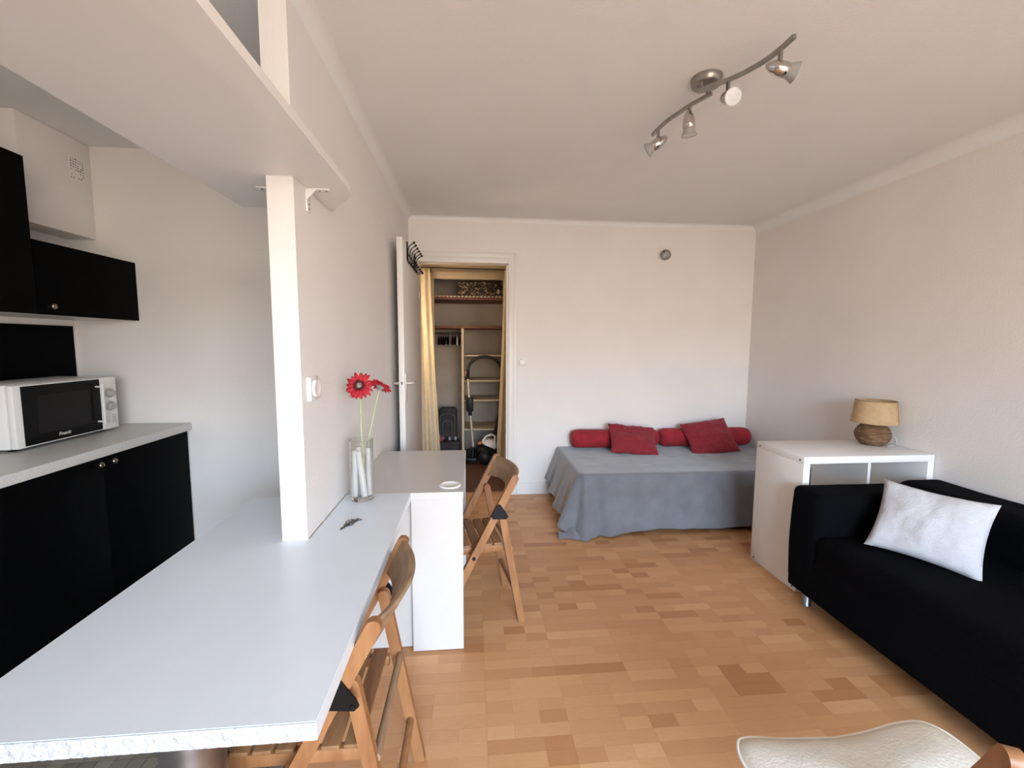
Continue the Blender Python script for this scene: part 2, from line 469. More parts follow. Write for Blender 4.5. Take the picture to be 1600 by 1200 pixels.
# coves where walls meet the ceiling
def cove(name, p0, p1, inward, r):
    p0, p1, inward = Vector(p0), Vector(p1), Vector(inward)
    bm = B(); n = 10; rows = []
    for p in (p0, p1):
        c = p + inward*r - Vector((0, 0, r))
        rows.append([bm.verts.new(c - inward*r*math.cos(PI/2*k/n) + Vector((0, 0, r*math.sin(PI/2*k/n)))) for k in range(n+1)] + [bm.verts.new(p)])
    for k in range(n+2): bm.faces.new((rows[0][k], rows[0][(k+1) % (n+2)], rows[1][(k+1) % (n+2)], rows[1][k]))
    bm.faces.new(rows[0]); bm.faces.new(rows[1][::-1])
    return struct(autosmooth(mk(name, bm, 'ceiling'), 50))
cove('trim_cove_right', (XR, WY, C), (XR, YB, C), (-1, 0, 0), 0.07)
cove('trim_cove_back', (XP, YB, C), (XR, YB, C), (0, -1, 0), 0.035)
cove('trim_cove_partition', (XP, YP, C), (XP, YB, C), (1, 0, 0), 0.05)

# baseboard
bm = B(); box(bm, 0.396, XR, YB-0.012, YB, 0, 0.108, 0.003, 1)
struct(mk('baseboard_back', bm, 'whitepaint'))
# door casing: stepped mouldings
tr = struct(bx('trim_1', OX1, OX1+0.05, YB-0.022, YB, 0, OZ+0.05, 'whitepaint', bev=0.004), 'white stepped casing round the open doorway')
bx('casing_step', OX1+0.05, OX1+0.082, YB-0.012, YB, 0, OZ+0.09, 'whitepaint', tr, bev=0.003)
bx('casing_head', OX0-0.05, OX1, YB-0.022, YB, OZ, OZ+0.05, 'whitepaint', tr, bev=0.004)
bx('casing_head_step', OX0-0.082, OX1+0.05, YB-0.012, YB, OZ+0.05, OZ+0.09, 'whitepaint', tr, bev=0.003)
bx('door_stop', OX1-0.014, OX1, YB, YB+WT, 0, OZ-0.014, 'whitepaint', tr)

# corridor and closet shell
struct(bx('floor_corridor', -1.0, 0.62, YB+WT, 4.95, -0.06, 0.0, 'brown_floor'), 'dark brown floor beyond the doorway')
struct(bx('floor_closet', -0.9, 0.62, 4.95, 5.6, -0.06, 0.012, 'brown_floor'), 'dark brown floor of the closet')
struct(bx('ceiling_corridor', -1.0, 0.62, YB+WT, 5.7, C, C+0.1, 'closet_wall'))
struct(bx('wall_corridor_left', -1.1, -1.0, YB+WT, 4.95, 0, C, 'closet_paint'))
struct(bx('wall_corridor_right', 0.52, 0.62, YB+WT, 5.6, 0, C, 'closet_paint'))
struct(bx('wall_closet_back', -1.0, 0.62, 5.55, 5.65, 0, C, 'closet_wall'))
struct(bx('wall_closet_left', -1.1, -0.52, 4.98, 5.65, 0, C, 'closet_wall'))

# unseen warm lamp added in the corridor to light curtain and closet
lp = thing('added_corridor_lamp', (-0.99, 4.4, 1.55), 'round white wall lamp added out of sight in the corridor', 'wall lamp')
mk('lamp_base', lathe(B(), [(0, 0), (0.07, 0), (0.07, 0.02), (0, 0.02)], axis_mtx((-1.0, 4.4, 1.55), (1, 0, 0))), 'white_plastic', lp)
pl = bpy.data.lights.new('added_corridor_bulb', 'POINT'); pl.energy = 12; pl.color = (1.0, 0.80, 0.57); pl.shadow_soft_size = 0.09
po = bpy.data.objects.new('added_corridor_bulb', pl); po.location = (-0.86, 4.4, 1.55); col.objects.link(po); po.parent = lp
po.matrix_parent_inverse = Matrix.Translation(lp.location).inverted()

# ------------------------------------------------------------------ open door
dn = Vector((-0.474, 2.945, 0)); dh = Vector((-0.470, 3.838, 0))
d1 = bx('door_1', -0.490, -0.452, 2.94, 3.835, 0.012, 2.062, 'whitepaint', bev=0.002)
struct(d1, 'white flush door swung open against the partition')
def lever(side):
    s = 1 if side > 0 else -1
    xf = -0.452 if s > 0 else -0.490
    pl_ = bx('handle_plate', min(xf, xf+s*0.006), max(xf, xf+s*0.006), 2.965, 3.005, 0.975, 1.175, 'handle_metal', d1, bev=0.002)
    bm = B()
    if s > 0:
        tube(bm, [(xf, 2.985, 1.105), (xf+0.035, 2.985, 1.105), (xf+0.045, 2.99, 1.105), (xf+0.048, 3.01, 1.105), (xf+0.048, 3.10, 1.105)], 0.010)
    else:
        tube(bm, [(xf, 2.985, 1.105), (xf-0.035, 2.985, 1.105), (xf-0.036, 3.02, 1.105), (xf-0.036, 3.10, 1.105)], 0.010)
    mk('handle', bm, 'handle_metal', pl_, True)
lever(1); lever(-1)
bx('latch', -0.476, -0.466, 2.9375, 2.941, 1.10, 1.118, 'print_grey', d1)
# small hinge leaf
bx('hinge', -0.452, -0.446, 3.79, 3.835, 1.75, 1.85, 'nickel', d1, bev=0.001)

# coat rack of black wire hung over the top of the door
cr = thing('coat_rack', (-0.445, 3.35, 1.95), 'black wire coat rack with round-tipped hooks hung on the open door', 'coat rack')
ys = [3.14, 3.235, 3.33, 3.425, 3.52, 3.60]
bm = B()
for z in (1.945, 1.99): tube(bm, [(-0.444, 3.10, z), (-0.444, 3.64, z)], 0.004, 6)
for y in (3.12, 3.52): tube(bm, [(-0.446, y, 1.945), (-0.447, y, 2.068), (-0.47, y, 2.068)], 0.005, 6)
mk('rack_frame', bm, 'iron', cr, True)
for y in ys:
    bm = B()
    tube(bm, [(-0.444, y, 1.985), (-0.444, y, 2.02), (-0.438, y, 2.04), (-0.425, y, 2.055), (-0.405, y, 2.068)], 0.0035, 6)
    tube(bm, [(-0.444, y, 1.985), (-0.443, y, 1.93), (-0.43, y, 1.925), (-0.40, y, 1.932)], 0.0035, 6)
    hk = mk('hook', bm, 'iron', cr, True)
    for p in ((-0.403, y, 2.069), (-0.398, y, 1.934)):
        bm = B(); bmesh.ops.create_icosphere(bm, subdivisions=2, radius=0.009, matrix=Matrix.Translation(p))
        mk('hook_tip', bm, 'iron', hk, True)

# ------------------------------------------------------------------ closet contents
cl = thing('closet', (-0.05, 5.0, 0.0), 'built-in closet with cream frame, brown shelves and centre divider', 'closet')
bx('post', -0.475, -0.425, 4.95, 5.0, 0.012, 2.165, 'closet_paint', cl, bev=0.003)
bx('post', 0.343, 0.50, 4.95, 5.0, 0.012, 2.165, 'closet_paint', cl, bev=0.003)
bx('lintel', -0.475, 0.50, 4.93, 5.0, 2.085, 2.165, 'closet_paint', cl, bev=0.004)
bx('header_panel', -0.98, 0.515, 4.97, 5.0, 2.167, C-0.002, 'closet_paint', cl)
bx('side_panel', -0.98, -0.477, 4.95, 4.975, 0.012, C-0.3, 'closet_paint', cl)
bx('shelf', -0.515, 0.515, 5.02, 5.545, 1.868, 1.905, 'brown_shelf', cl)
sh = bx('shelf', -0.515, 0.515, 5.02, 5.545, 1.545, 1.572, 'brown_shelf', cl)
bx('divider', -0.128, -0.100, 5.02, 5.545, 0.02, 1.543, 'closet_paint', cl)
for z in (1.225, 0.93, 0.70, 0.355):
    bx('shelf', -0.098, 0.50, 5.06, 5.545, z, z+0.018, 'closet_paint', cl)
# shelf-edge paper scallops on the top shelf
bm = B()
for i in range(24):
    x = -0.51 + i*0.0425
    box(bm, x, x+0.03, 5.016, 5.020, 1.896+random.uniform(-.003, .003), 1.911)
tag(mk('edge_paper', bm, 'closet_wall', cl), kind='stuff')
bm = tube(B(), [(-0.515, 5.25, 1.49), (-0.13, 5.25, 1.49)], 0.012, 10)
mk('hanging_rail', bm, 'dark_rod', cl, True)

pb = thing('storage_box', (0.1, 5.2, 1.905), 'dark box with a blossom print on the top closet shelf', 'box')
bx('box_body', -0.16, 0.36, 5.06, 5.36, 1.907, 2.05, 'spots', pb, bev=0.004)
bx('box_lid', -0.165, 0.365, 5.055, 5.365, 2.045, 2.075, 'spots', pb, bev=0.004)
bx('label_plate', 0.285, 0.305, 5.053, 5.06, 1.94, 1.99, 'tan_metal', pb)

HL = ['dark clothes hanger on the closet rail, %s from the curtain' % q for q in ('first', 'second', 'third', 'fourth', 'fifth')] + ['dark clothes hanger on the closet rail, first of the group by the divider', 'dark clothes hanger on the closet rail, just left of the pale one', 'pale clothes hanger among the dark ones by the divider', 'dark clothes hanger on the closet rail, touching the divider']
HANG = [-0.40, -0.372, -0.345, -0.315, -0.29, -0.235, -0.205, -0.18, -0.16]
for i, x in enumerate(HANG):
    dark = i not in (7,)
    h = thing('clothes_hanger', (x, 5.25, 1.49), HL[i], 'hanger', 'hangers on the closet rail')
    bm = B()
    a = R(random.uniform(-4, 4))
    ca, sa = math.cos(a), math.sin(a)
    P_ = lambda s, z: (x + s*sa, 5.25 + s*ca, z)
    tube(bm, [P_(0.0, 1.498), P_(0.012, 1.508), P_(0.012, 1.495), P_(0, 1.47), P_(0, 1.45)], 0.003, 6)
    mk('hook', bm, 'iron', h, True)
    bm = B()
    tube(bm, [P_(0, 1.452), P_(-0.10, 1.415), P_(-0.19, 1.36)], [0.009, 0.011, 0.008], 6)
    tube(bm, [P_(0, 1.452), P_(0.10, 1.415), P_(0.19, 1.36)], [0.009, 0.011, 0.008], 6)
    tube(bm, [P_(-0.18, 1.366), P_(0.18, 1.366)], 0.005, 6)
    mk('shoulder_bar', bm, 'white_plastic' if not dark else 'iron', h, True)

# charcoal upholstered seat standing on the closet floor
sc = thing('folded_seat', (-0.29, 5.2, 0.012), 'charcoal padded seat with moulded back stored at the foot of the closet', 'seat')
def pad(name, x0, x1, y0, y1, z0, z1, b_, material, par, top=0):
    return bx(name, x0, x1, y0, y1, z0, z1, material, par, bev=b_, seg=4)
pad('backrest', -0.405, -0.185, 5.16, 5.26, 0.20, 0.615, 0.045, 'charcoal', sc)
pad('back_pad', -0.375, -0.225, 5.125, 5.165, 0.24, 0.55, 0.018, 'charcoal', sc)
pad('head_pad', -0.345, -0.255, 5.10, 5.13, 0.26, 0.46, 0.012, 'charcoal', sc)
pad('base', -0.41, -0.155, 5.04, 5.26, 0.014, 0.225, 0.03, 'charcoal', sc)
for i_, (w_, h_, y_) in enumerate(((0.085, 0.50, 5.122), (0.055, 0.42, 5.098))):
    arch = [(-0.30-w_+0.005, y_, 0.24)] + [(-0.30-w_*math.cos(a_), y_, h_+0.05*math.sin(a_)) for a_ in [PI*k/10 for k in range(11)]] + [(-0.30+w_-0.005, y_, 0.24)]
    mk('side_wing', tube(B(), arch, 0.016, 8), 'charcoal_pale', sc, True)
for x in (-0.275, -0.205):
    bx('buckle', x-0.015, x+0.015, 5.085, 5.10, 0.235, 0.275, 'grey_plastic', sc, bev=0.004)
pk = thing('pink_cloth', (-0.385, 5.06, 0.226), 'crumpled pink cloth lying on the charcoal seat', 'cloth')
bm = B(); bmesh.ops.create_icosphere(bm, subdivisions=4, radius=1)
for v in bm.verts:
    n_ = noise.noise(v.co*2.2)*0.35
    v.co = Vector((-0.375 + v.co.x*0.04*(1+n_), 5.075 + v.co.y*0.03*(1+n_), 0.262 + v.co.z*0.034*(1+n_)))
mk('folds', bm, 'pink', pk, True)

# vacuum cleaner
vc = thing('vacuum_cleaner', (0.12, 5.0, 0.012), 'black and white vacuum cleaner standing in the closet with its tube upright', 'vacuum cleaner')
bm = B(); bmesh.ops.create_uvsphere(bm, u_segments=24, v_segments=14, radius=1)
for v in bm.verts:
    v.co = Vector((0.14 + v.co.x*0.115, 4.93 + v.co.y*0.15, 0.135 + v.co.z*0.105 + max(0, v.co.x)*0.02))
mk('body', bm, 'black_plastic', vc, True)
bm = B(); bmesh.ops.create_uvsphere(bm, u_segments=24, v_segments=12, radius=1)
for v in bm.verts:
    v.co = Vector((0.185 + v.co.x*0.095, 4.95 + v.co.y*0.12, 0.205 + v.co.z*0.075))
mk('top_cover', bm, 'white_plastic', vc, True)
for sgn in (-1, 1):
    mk('wheel', lathe(B(), [(0, -0.012), (0.065, -0.012), (0.075, 0), (0.065, 0.012), (0, 0.012)], axis_mtx((0.13, 4.93+sgn*0.145, 0.087), (0, 1, 0))), 'black_plastic', vc, True)
bm = tube(B(), [(0.11, 4.92, 0.255), (0.15, 4.905, 0.315), (0.21, 4.905, 0.335), (0.25, 4.915, 0.315), (0.25, 4.93, 0.22)], 0.012, 8)
mk('carry_handle', bm, 'white_plastic', vc, True)
bm = tube(B(), [(0.06, 4.84, 0.245), (0.10, 4.83, 0.262)], 0.016, 8)
mk('release_button', bm, 'orange', vc, True)
mk('wand', tube(B(), [(0.005, 4.93, 0.16), (-0.035, 4.95, 0.65), (-0.055, 4.96, 0.98)], 0.0165, 10), 'tan_metal', vc, True)
bm = B()
hp = []
for k in range(17):
    a = PI*0.98*k/16
    hp.append((0.135-0.19*math.cos(a)*(1+0.05*(k/16)), 4.96+0.04*k/16, 1.06+0.165*math.sin(a)))
hp = [(-0.055, 4.96, 0.97)] + hp + [(0.335, 5.0, 0.9), (0.32, 5.02, 0.6), (0.24, 5.04, 0.25)]
mk('hose', tube(bm, hp, 0.0175, 10), 'hose', vc, True)
mk('hose_grip', tube(B(), [(-0.055, 4.96, 0.97), (-0.056, 4.96, 1.075)], 0.02, 10), 'black_plastic', vc, True)
bx('grip_button', -0.082, -0.07, 4.95, 4.97, 1.02, 1.06, 'orange', vc, bev=0.003)
bx('accessory_clip', -0.075, 0.005, 4.925, 4.985, 0.60, 0.76, 'black_plastic', vc, bev=0.012)
mk('wand_collar', tube(B(), [(-0.029, 4.948, 0.55), (-0.034, 4.95, 0.61)], 0.02, 10), 'black_plastic', vc, True)
bx('floor_head', -0.09, 0.05, 4.86, 5.0, 0.014, 0.075, 'black_plastic', vc, bev=0.015)
mk('head_neck', tube(B(), [(-0.01, 4.93, 0.06), (0.004, 4.93, 0.19)], [0.03, 0.02], 10), 'black_plastic', vc, True)

# curtains and their rod
rd = thing('curtain_rod', (-0.05, 4.88, 2.21), 'thin dark curtain rod with end brackets across the closet front', 'curtain rod')
mk('rod', tube(B(), [(-0.62, 4.88, 2.195), (0.385, 4.88, 2.185)], 0.007, 8), 'dark_rod', rd, True)
for x in (-0.455, 0.382):
    bm = B(); box(bm, x-0.008, x+0.008, 4.87, 4.93, 2.145, 2.185, 0.003)
    tube(bm, [(x, 4.88, 2.175), (x, 4.88, 2.196)], 0.009, 8)
    mk('bracket', bm, 'dark_rod', rd)
def curtain(name, label, edgeL, edgeR, y0, folds, amp, z1, z0, ph=0.0):
    bm = B(); nu, nv = 60, 40
    def fn(u, v):
        z = z1+(z0-z1)*v
        xl, xr = edgeL(v), edgeR(v)
        x = xl+(xr-xl)*u
        y = y0+amp*math.sin(u*folds*2*PI+ph+0.8*v)*(0.6+0.4*v) + 0.012*noise.noise(Vector((x*14, z*4, ph)))
        return Vector((x + 0.004*noise.noise(Vector((z*6, u*3, ph))), y, z))
    grid(bm, nu, nv, fn)
    o = mk(name, bm, 'curtain', None, True)
    md = o.modifiers.new('thickness', 'SOLIDIFY'); md.thickness = 0.003
    return tag(o, label, 'curtain')
curtain('closet_curtain', 'ecru curtain gathered beside the open door', lambda v: -0.64+0.03*v, lambda v: -0.455+0.10*v**1.3, 4.86, 2.6, 0.022, 2.185, 0.02)
curtain('closet_curtain', 'ecru curtain gathered beside the right door casing', lambda v: 0.352-0.085*v**1.2, lambda v: 0.415+0.025*v, 4.86, 2.2, 0.02, 2.178, 0.03, 1.3)

# ------------------------------------------------------------------ kitchen
dc = thing('duct_box', (-2.18, 2.5, 1.95), 'white boxed duct below the kitchen ceiling, with a small square vent', 'duct')
bx('casing', XL+0.001, -2.106, 2.31, YK-0.001, 1.945, C-0.001, 'wall', dc, bev=0.004)
vg = bx('vent_grille', -2.106, -2.104, 2.575, 2.665, 2.235, 2.35, 'wall', dc)
bm = B()
rg = random.Random(3)
for i in range(6):
    for j in range(8):
        if 1 <= i <= 3 and 1 <= j <= 2: continue
        if rg.random() < 0.2: continue
        y, z = 2.582+i*0.014, 2.242+j*0.0135
        box(bm, -2.1045, -2.1032, y, y+0.006*rg.uniform(.6, 1.2), z, z+0.007*rg.uniform(.5, 1.2))
tag(mk('vent_holes', bm, 'print_grey', vg), kind='stuff')

def knob(parent, p, d):
    prof = [(0.0, 0), (0.006, 0), (0.005, 0.010), (0.008, 0.014), (0.0135, 0.020), (0.013, 0.026), (0.007, 0.031), (0, 0.032)]
    return mk('knob', lathe(B(), prof, axis_mtx(p, d), 16), 'brass', parent, True)

cab = thing('wall_cabinet', (-2.08, 2.41, 1.495), 'low black wall cabinet in the kitchen corner under the duct', 'cabinet')
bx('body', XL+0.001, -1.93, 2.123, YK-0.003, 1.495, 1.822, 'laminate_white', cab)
cdoor = bx('door', -1.93, -1.911, 2.124, YK-0.004, 1.497, 1.822, 'black_lacquer', cab, bev=0.0015)
knob(cdoor, (-1.911, 2.172, 1.535), (1, 0, 0))
cab = thing('wall_cabinet', (-2.08, 1.82, 1.495), 'tall black wall cabinet cut off by the left edge', 'cabinet')
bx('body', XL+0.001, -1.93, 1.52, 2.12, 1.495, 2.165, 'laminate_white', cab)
cdoor = bx('door', -1.93, -1.911, 1.521, 2.119, 1.497, 2.165, 'black_lacquer', cab, bev=0.0015)
knob(cdoor, (-1.911, 1.57, 1.535), (1, 0, 0))

sp = bx('splashback_panel', XL+0.001, XL+0.012, 1.3, 2.685, 0.905, 1.462, 'black_lacquer')
tag(sp, 'black panel on the wall behind the microwave', 'panel')

cab = thing('base_cabinet', (-1.96, 2.39, 0), 'black base cabinet in the kitchen corner, knob at its left edge', 'cabinet')
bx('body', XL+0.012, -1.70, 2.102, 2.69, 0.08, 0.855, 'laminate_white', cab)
bx('plinth', XL+0.05, -1.74, 2.102, 2.69, 0.003, 0.08, 'black_lacquer', cab)
cdoor = bx('door', -1.70, -1.681, 2.103, 2.69, 0.085, 0.852, 'black_lacquer', cab, bev=0.0015)
knob(cdoor, (-1.681, 2.135, 0.825), (1, 0, 0))
cab = thing('base_cabinet', (-1.96, 1.8, 0), 'black base cabinet nearer the viewer, knob at its right edge', 'cabinet')
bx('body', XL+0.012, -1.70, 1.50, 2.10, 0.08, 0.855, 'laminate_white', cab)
bx('plinth', XL+0.05, -1.74, 1.50, 2.10, 0.003, 0.08, 'black_lacquer', cab)
cdoor = bx('door', -1.70, -1.681, 1.501, 2.099, 0.085, 0.852, 'black_lacquer', cab, bev=0.0015)
knob(cdoor, (-1.681, 2.062, 0.825), (1, 0, 0))
cab = thing('base_cabinet', (-1.96, 1.2, 0), 'black base cabinet half hidden behind the near end of the table', 'cabinet')
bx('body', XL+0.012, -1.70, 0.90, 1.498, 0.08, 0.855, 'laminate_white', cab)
bx('plinth', XL+0.05, -1.74, 0.90, 1.498, 0.003, 0.08, 'black_lacquer', cab)
bx('door', -1.70, -1.681, 0.901, 1.497, 0.085, 0.852, 'black_lacquer', cab, bev=0.0015)

wt = bx('kitchen_worktop', XL+0.001, -1.664, 0.88, YK-0.001, 0.857, 0.90, 'worktop', bev=0.003)
tag(wt, 'speckled pale grey worktop along the kitchen wall', 'worktop')

mw = thing('microwave', (-2.09, 2.26, 0.90), 'white microwave oven with black glass door on the kitchen worktop', 'microwave')
bx('body', XL+0.03, -1.965, 2.0, 2.535, 0.912, 1.19, 'white_plastic', mw, bev=0.006)
dr = bx('door', -1.962, -1.935, 2.002, 2.43, 0.914, 1.188, 'white_plastic', mw, bev=0.004)
gl = bx('door_glass', -1.936, -1.931, 2.035, 2.428, 0.921, 1.182, 'black_glass', dr)
bx('viewing_window', -1.9315, -1.9303, 2.095, 2.36, 0.965, 1.135, 'dark_window', dr)
for z in (1.145, 0.965): mk('handle_post', tube(B(), [(-1.931, 2.405, z), (-1.905, 2.405, z)], 0.0045, 8), 'white_plastic', dr, True)
bx('handle', -1.908, -1.896, 2.402, 2.412, 0.95, 1.16, 'white_plastic', dr, bev=0.003)
cp = bx('control_panel', -1.962, -1.933, 2.433, 2.535, 0.914, 1.188, 'white_plastic', mw, bev=0.003)
for z in (1.103, 1.034):
    kb = mk('dial', lathe(B(), [(0.0245, 0), (0.0245, 0.004), (0.019, 0.006), (0.017, 0.022), (0.0, 0.023)], axis_mtx((-1.933, 2.486, z), (1, 0, 0)), 24), 'dial_grey', cp, True)
    bm = B()
    for k in range(11):
        a = R(-30+k*24); box(bm, -1.9328, -1.9322, 2.486+0.03*math.cos(a)-0.0018, 2.486+0.03*math.cos(a)+0.0018, z+0.03*math.sin(a)-0.0018, z+0.03*math.sin(a)+0.0018)
    tag(mk('dial_marks', bm, 'print_grey', cp), kind='stuff')
bm = B()
for k in range(5): box(bm, -1.9328, -1.9322, 2.495, 2.522, 0.945+k*0.009, 0.949+k*0.009)
for k in range(4): box(bm, -1.9328, -1.9322, 2.452, 2.482, 0.947+k*0.011, 0.9485+k*0.011)
tag(mk('printed_lines', bm, 'grey_plastic', cp), kind='stuff')
for x in (-2.2, -1.99):
    for y in (2.04, 2.49): bx('foot', x-0.012, x+0.012, y-0.012, y+0.012, 0.9005, 0.914, 'black_plastic', mw)
fc = bpy.data.curves.new('logo_text', 'FONT'); fc.body = 'Brandt'; fc.size = 0.022; fc.extrude = 0.0004; fc.align_x = 'CENTER'; fc.shear = 0.2; fc.offset = 0.0006
fo = bpy.data.objects.new('tmp', fc); col.objects.link(fo)
dg = bpy.context.evaluated_depsgraph_get()
me = bpy.data.meshes.new_from_object(fo.evaluated_get(dg)); bpy.data.objects.remove(fo)
me.name = 'logo_text'
me.transform(Matrix(((0, 0, 1, -1.9298), (1, 0, 0, 2.215), (0, 1, 0, 0.938), (0, 0, 0, 1))))
me.materials.clear(); me.materials.append(M['logo'])
o = bpy.data.objects.new('logo_text', me); col.objects.link(o); o.parent = dr

# ------------------------------------------------------------------ overhead shelf board through the partition
def smooth_corner(a, b, c_, n=6):
    a, b, c_ = Vector(a), Vector(b), Vector(c_)
    return [tuple(a*(1-t)**2 + b*2*t*(1-t) + c_*t*t) for t in [k/n for k in range(n+1)]]
pts = [(-0.855, WY+0.002), (-0.402, WY+0.002), (-0.402, 1.49)] + smooth_corner((-0.402, 1.50), (-0.402, 1.58), (-0.445, 1.64))[1:] + [(XP+0.001, 1.785), (XP+0.001, YP-0.001), (XP0-0.001, YP-0.001), (XP0-0.001, 1.76), (-0.85, 1.75)]
bm = prism(B(), pts, 1.878, 1.902)
es = [ed for ed in bm.edges if abs(ed.verts[0].co.z-ed.verts[1].co.z) < 1e-4 and (ed.verts[0].co.x > -0.5 and ed.verts[1].co.x > -0.5)]
bmesh.ops.bevel(bm, geom=es, offset=0.008, segments=3, affect='EDGES', profile=0.5)
shf = autosmooth(mk('overhead_shelf', bm, 'whitepaint'), 35)
tag(shf, 'long white shelf board passing overhead and around the partition end', 'shelf')
def lbracket(label, x, s):
    t = thing('shelf_bracket', (x, 1.53, 1.875), label, 'bracket', 'brackets under the overhead shelf')
    y0, y1 = 1.515, 1.548
    x1 = x+s*0.075
    bx('shelf_arm', min(x, x1), max(x, x1), y0, y1, 1.8735, 1.8775, 'clear_plastic', t, bev=0.001)
    bx('wall_arm', min(x, x+s*0.004), max(x, x+s*0.004), y0, y1, 1.805, 1.8735, 'clear_plastic', t, bev=0.001)
    bm = B()
    v = [bm.verts.new(p) for p in ((x+s*.004, y0, 1.8735), (x+s*.035, y0, 1.8735), (x+s*.004, y0, 1.84), (x+s*.004, y0+.004, 1.8735), (x+s*.035, y0+.004, 1.8735), (x+s*.004, y0+.004, 1.84))]
    bm.faces.new(v[:3]); bm.faces.new(v[3:]); bm.faces.new((v[0], v[1], v[4], v[3])); bm.faces.new((v[1], v[2], v[5], v[4])); bm.faces.new((v[2], v[0], v[3], v[5]))
    mk('gusset', bm, 'clear_plastic', t)
    bm = B()
    for a in (0.04, 0.062): lathe(bm, [(0, 0), (0.004, 0), (0.003, 0.002), (0, 0.0025)], axis_mtx((x+s*a, 1.532, 1.8735), (0, 0, -1)), 10)
    for z in (1.83, 1.815): lathe(bm, [(0, 0), (0.004, 0), (0.003, 0.002), (0, 0.0025)], axis_mtx((x+s*.004, 1.532, z), (s, 0, 0)), 10)
    tag(mk('screws', bm, 'steel', t, True), kind='stuff')
lbracket('shiny shelf bracket on the living-room side of the partition', XP, 1)
lbracket('shiny shelf bracket on the kitchen side of the partition', XP0, -1)

# ------------------------------------------------------------------ table, desk
TZ = 0.735
tb = thing('dining_table', (-0.58, 1.27, 0), 'long white table slotted around the partition end with rough front edge', 'table')
pts = [(-0.905, 0.7105), (-0.267, 0.7105), (-0.267, 1.845), (XP+0.002, 1.845), (XP+0.002, YP-0.002), (XP0-0.002, YP-0.002), (XP0-0.002, 1.845), (-0.905, 1.845)]
bm = prism(B(), pts, TZ-0.034, TZ)
es = [ed for ed in bm.edges if all(v.co.z > TZ-1e-4 for v in ed.verts)]
bmesh.ops.bevel(bm, geom=es, offset=0.0015, segments=2, affect='EDGES')
mk('tabletop', bm, 'table_white', tb)
bm = B(); grid(bm, 160, 8, lambda u, v: Vector((-0.905+0.638*u, 0.7095-0.0016*max(0, noise.noise(Vector((u*90, v*5, 1)))+0.35), TZ-0.0335+0.0330*v)))
mk('raw_edge', bm, 'chipboard', tb, True, label='rough painted chipboard edge')
lg = mk('leg', lathe(B(), [(0, 0.003), (0.075, 0.003), (0.075, 0.012), (0.056, 0.02), (0.056, TZ-0.06), (0.07, TZ-0.05), (0.07, TZ-0.035), (0, TZ-0.035)], Matrix.Translation((-0.565, 0.86, 0)), 32), 'steel', tb, True)
autosmooth(lg, 40)
mk('leg', lathe(B(), [(0, 0.003), (0.05, 0.003), (0.03, 0.02), (0.03, TZ-0.035), (0, TZ-0.035)], Matrix.Translation((-0.8, 1.7, 0)), 24), 'steel', tb, True)
# dirty sealant line where partition meets the table
bm = B(); box(bm, XP, XP+0.003, YP+0.01, 1.845, TZ, TZ+0.003); mk('sealant', bm, 'joint_sealant', tb)

dk = thing('desk', (-0.29, 2.2, 0), 'white desk against the partition with a white panel end', 'desk')
bm = B(); box(bm, XP+0.002, -0.043, 1.8465, 2.59, TZ-0.032, TZ, 0.0015, 2)
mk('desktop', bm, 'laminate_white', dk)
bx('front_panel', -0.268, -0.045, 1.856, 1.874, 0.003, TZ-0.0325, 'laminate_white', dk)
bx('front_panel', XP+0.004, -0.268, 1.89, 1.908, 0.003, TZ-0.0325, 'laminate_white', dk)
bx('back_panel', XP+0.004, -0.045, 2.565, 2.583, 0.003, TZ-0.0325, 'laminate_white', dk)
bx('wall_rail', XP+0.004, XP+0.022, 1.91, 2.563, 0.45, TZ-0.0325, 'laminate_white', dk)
gp = Matrix.Translation((-0.104, 1.938, TZ))
gm = lathe(B(), [(0.049, 0.0), (0.048, 0.004), (0.044, 0.006), (0.040, 0.004), (0.037, 0.001), (0, 0.001)], gp, 32)
mk('cable_grommet', gm, 'white_plastic', dk, True)

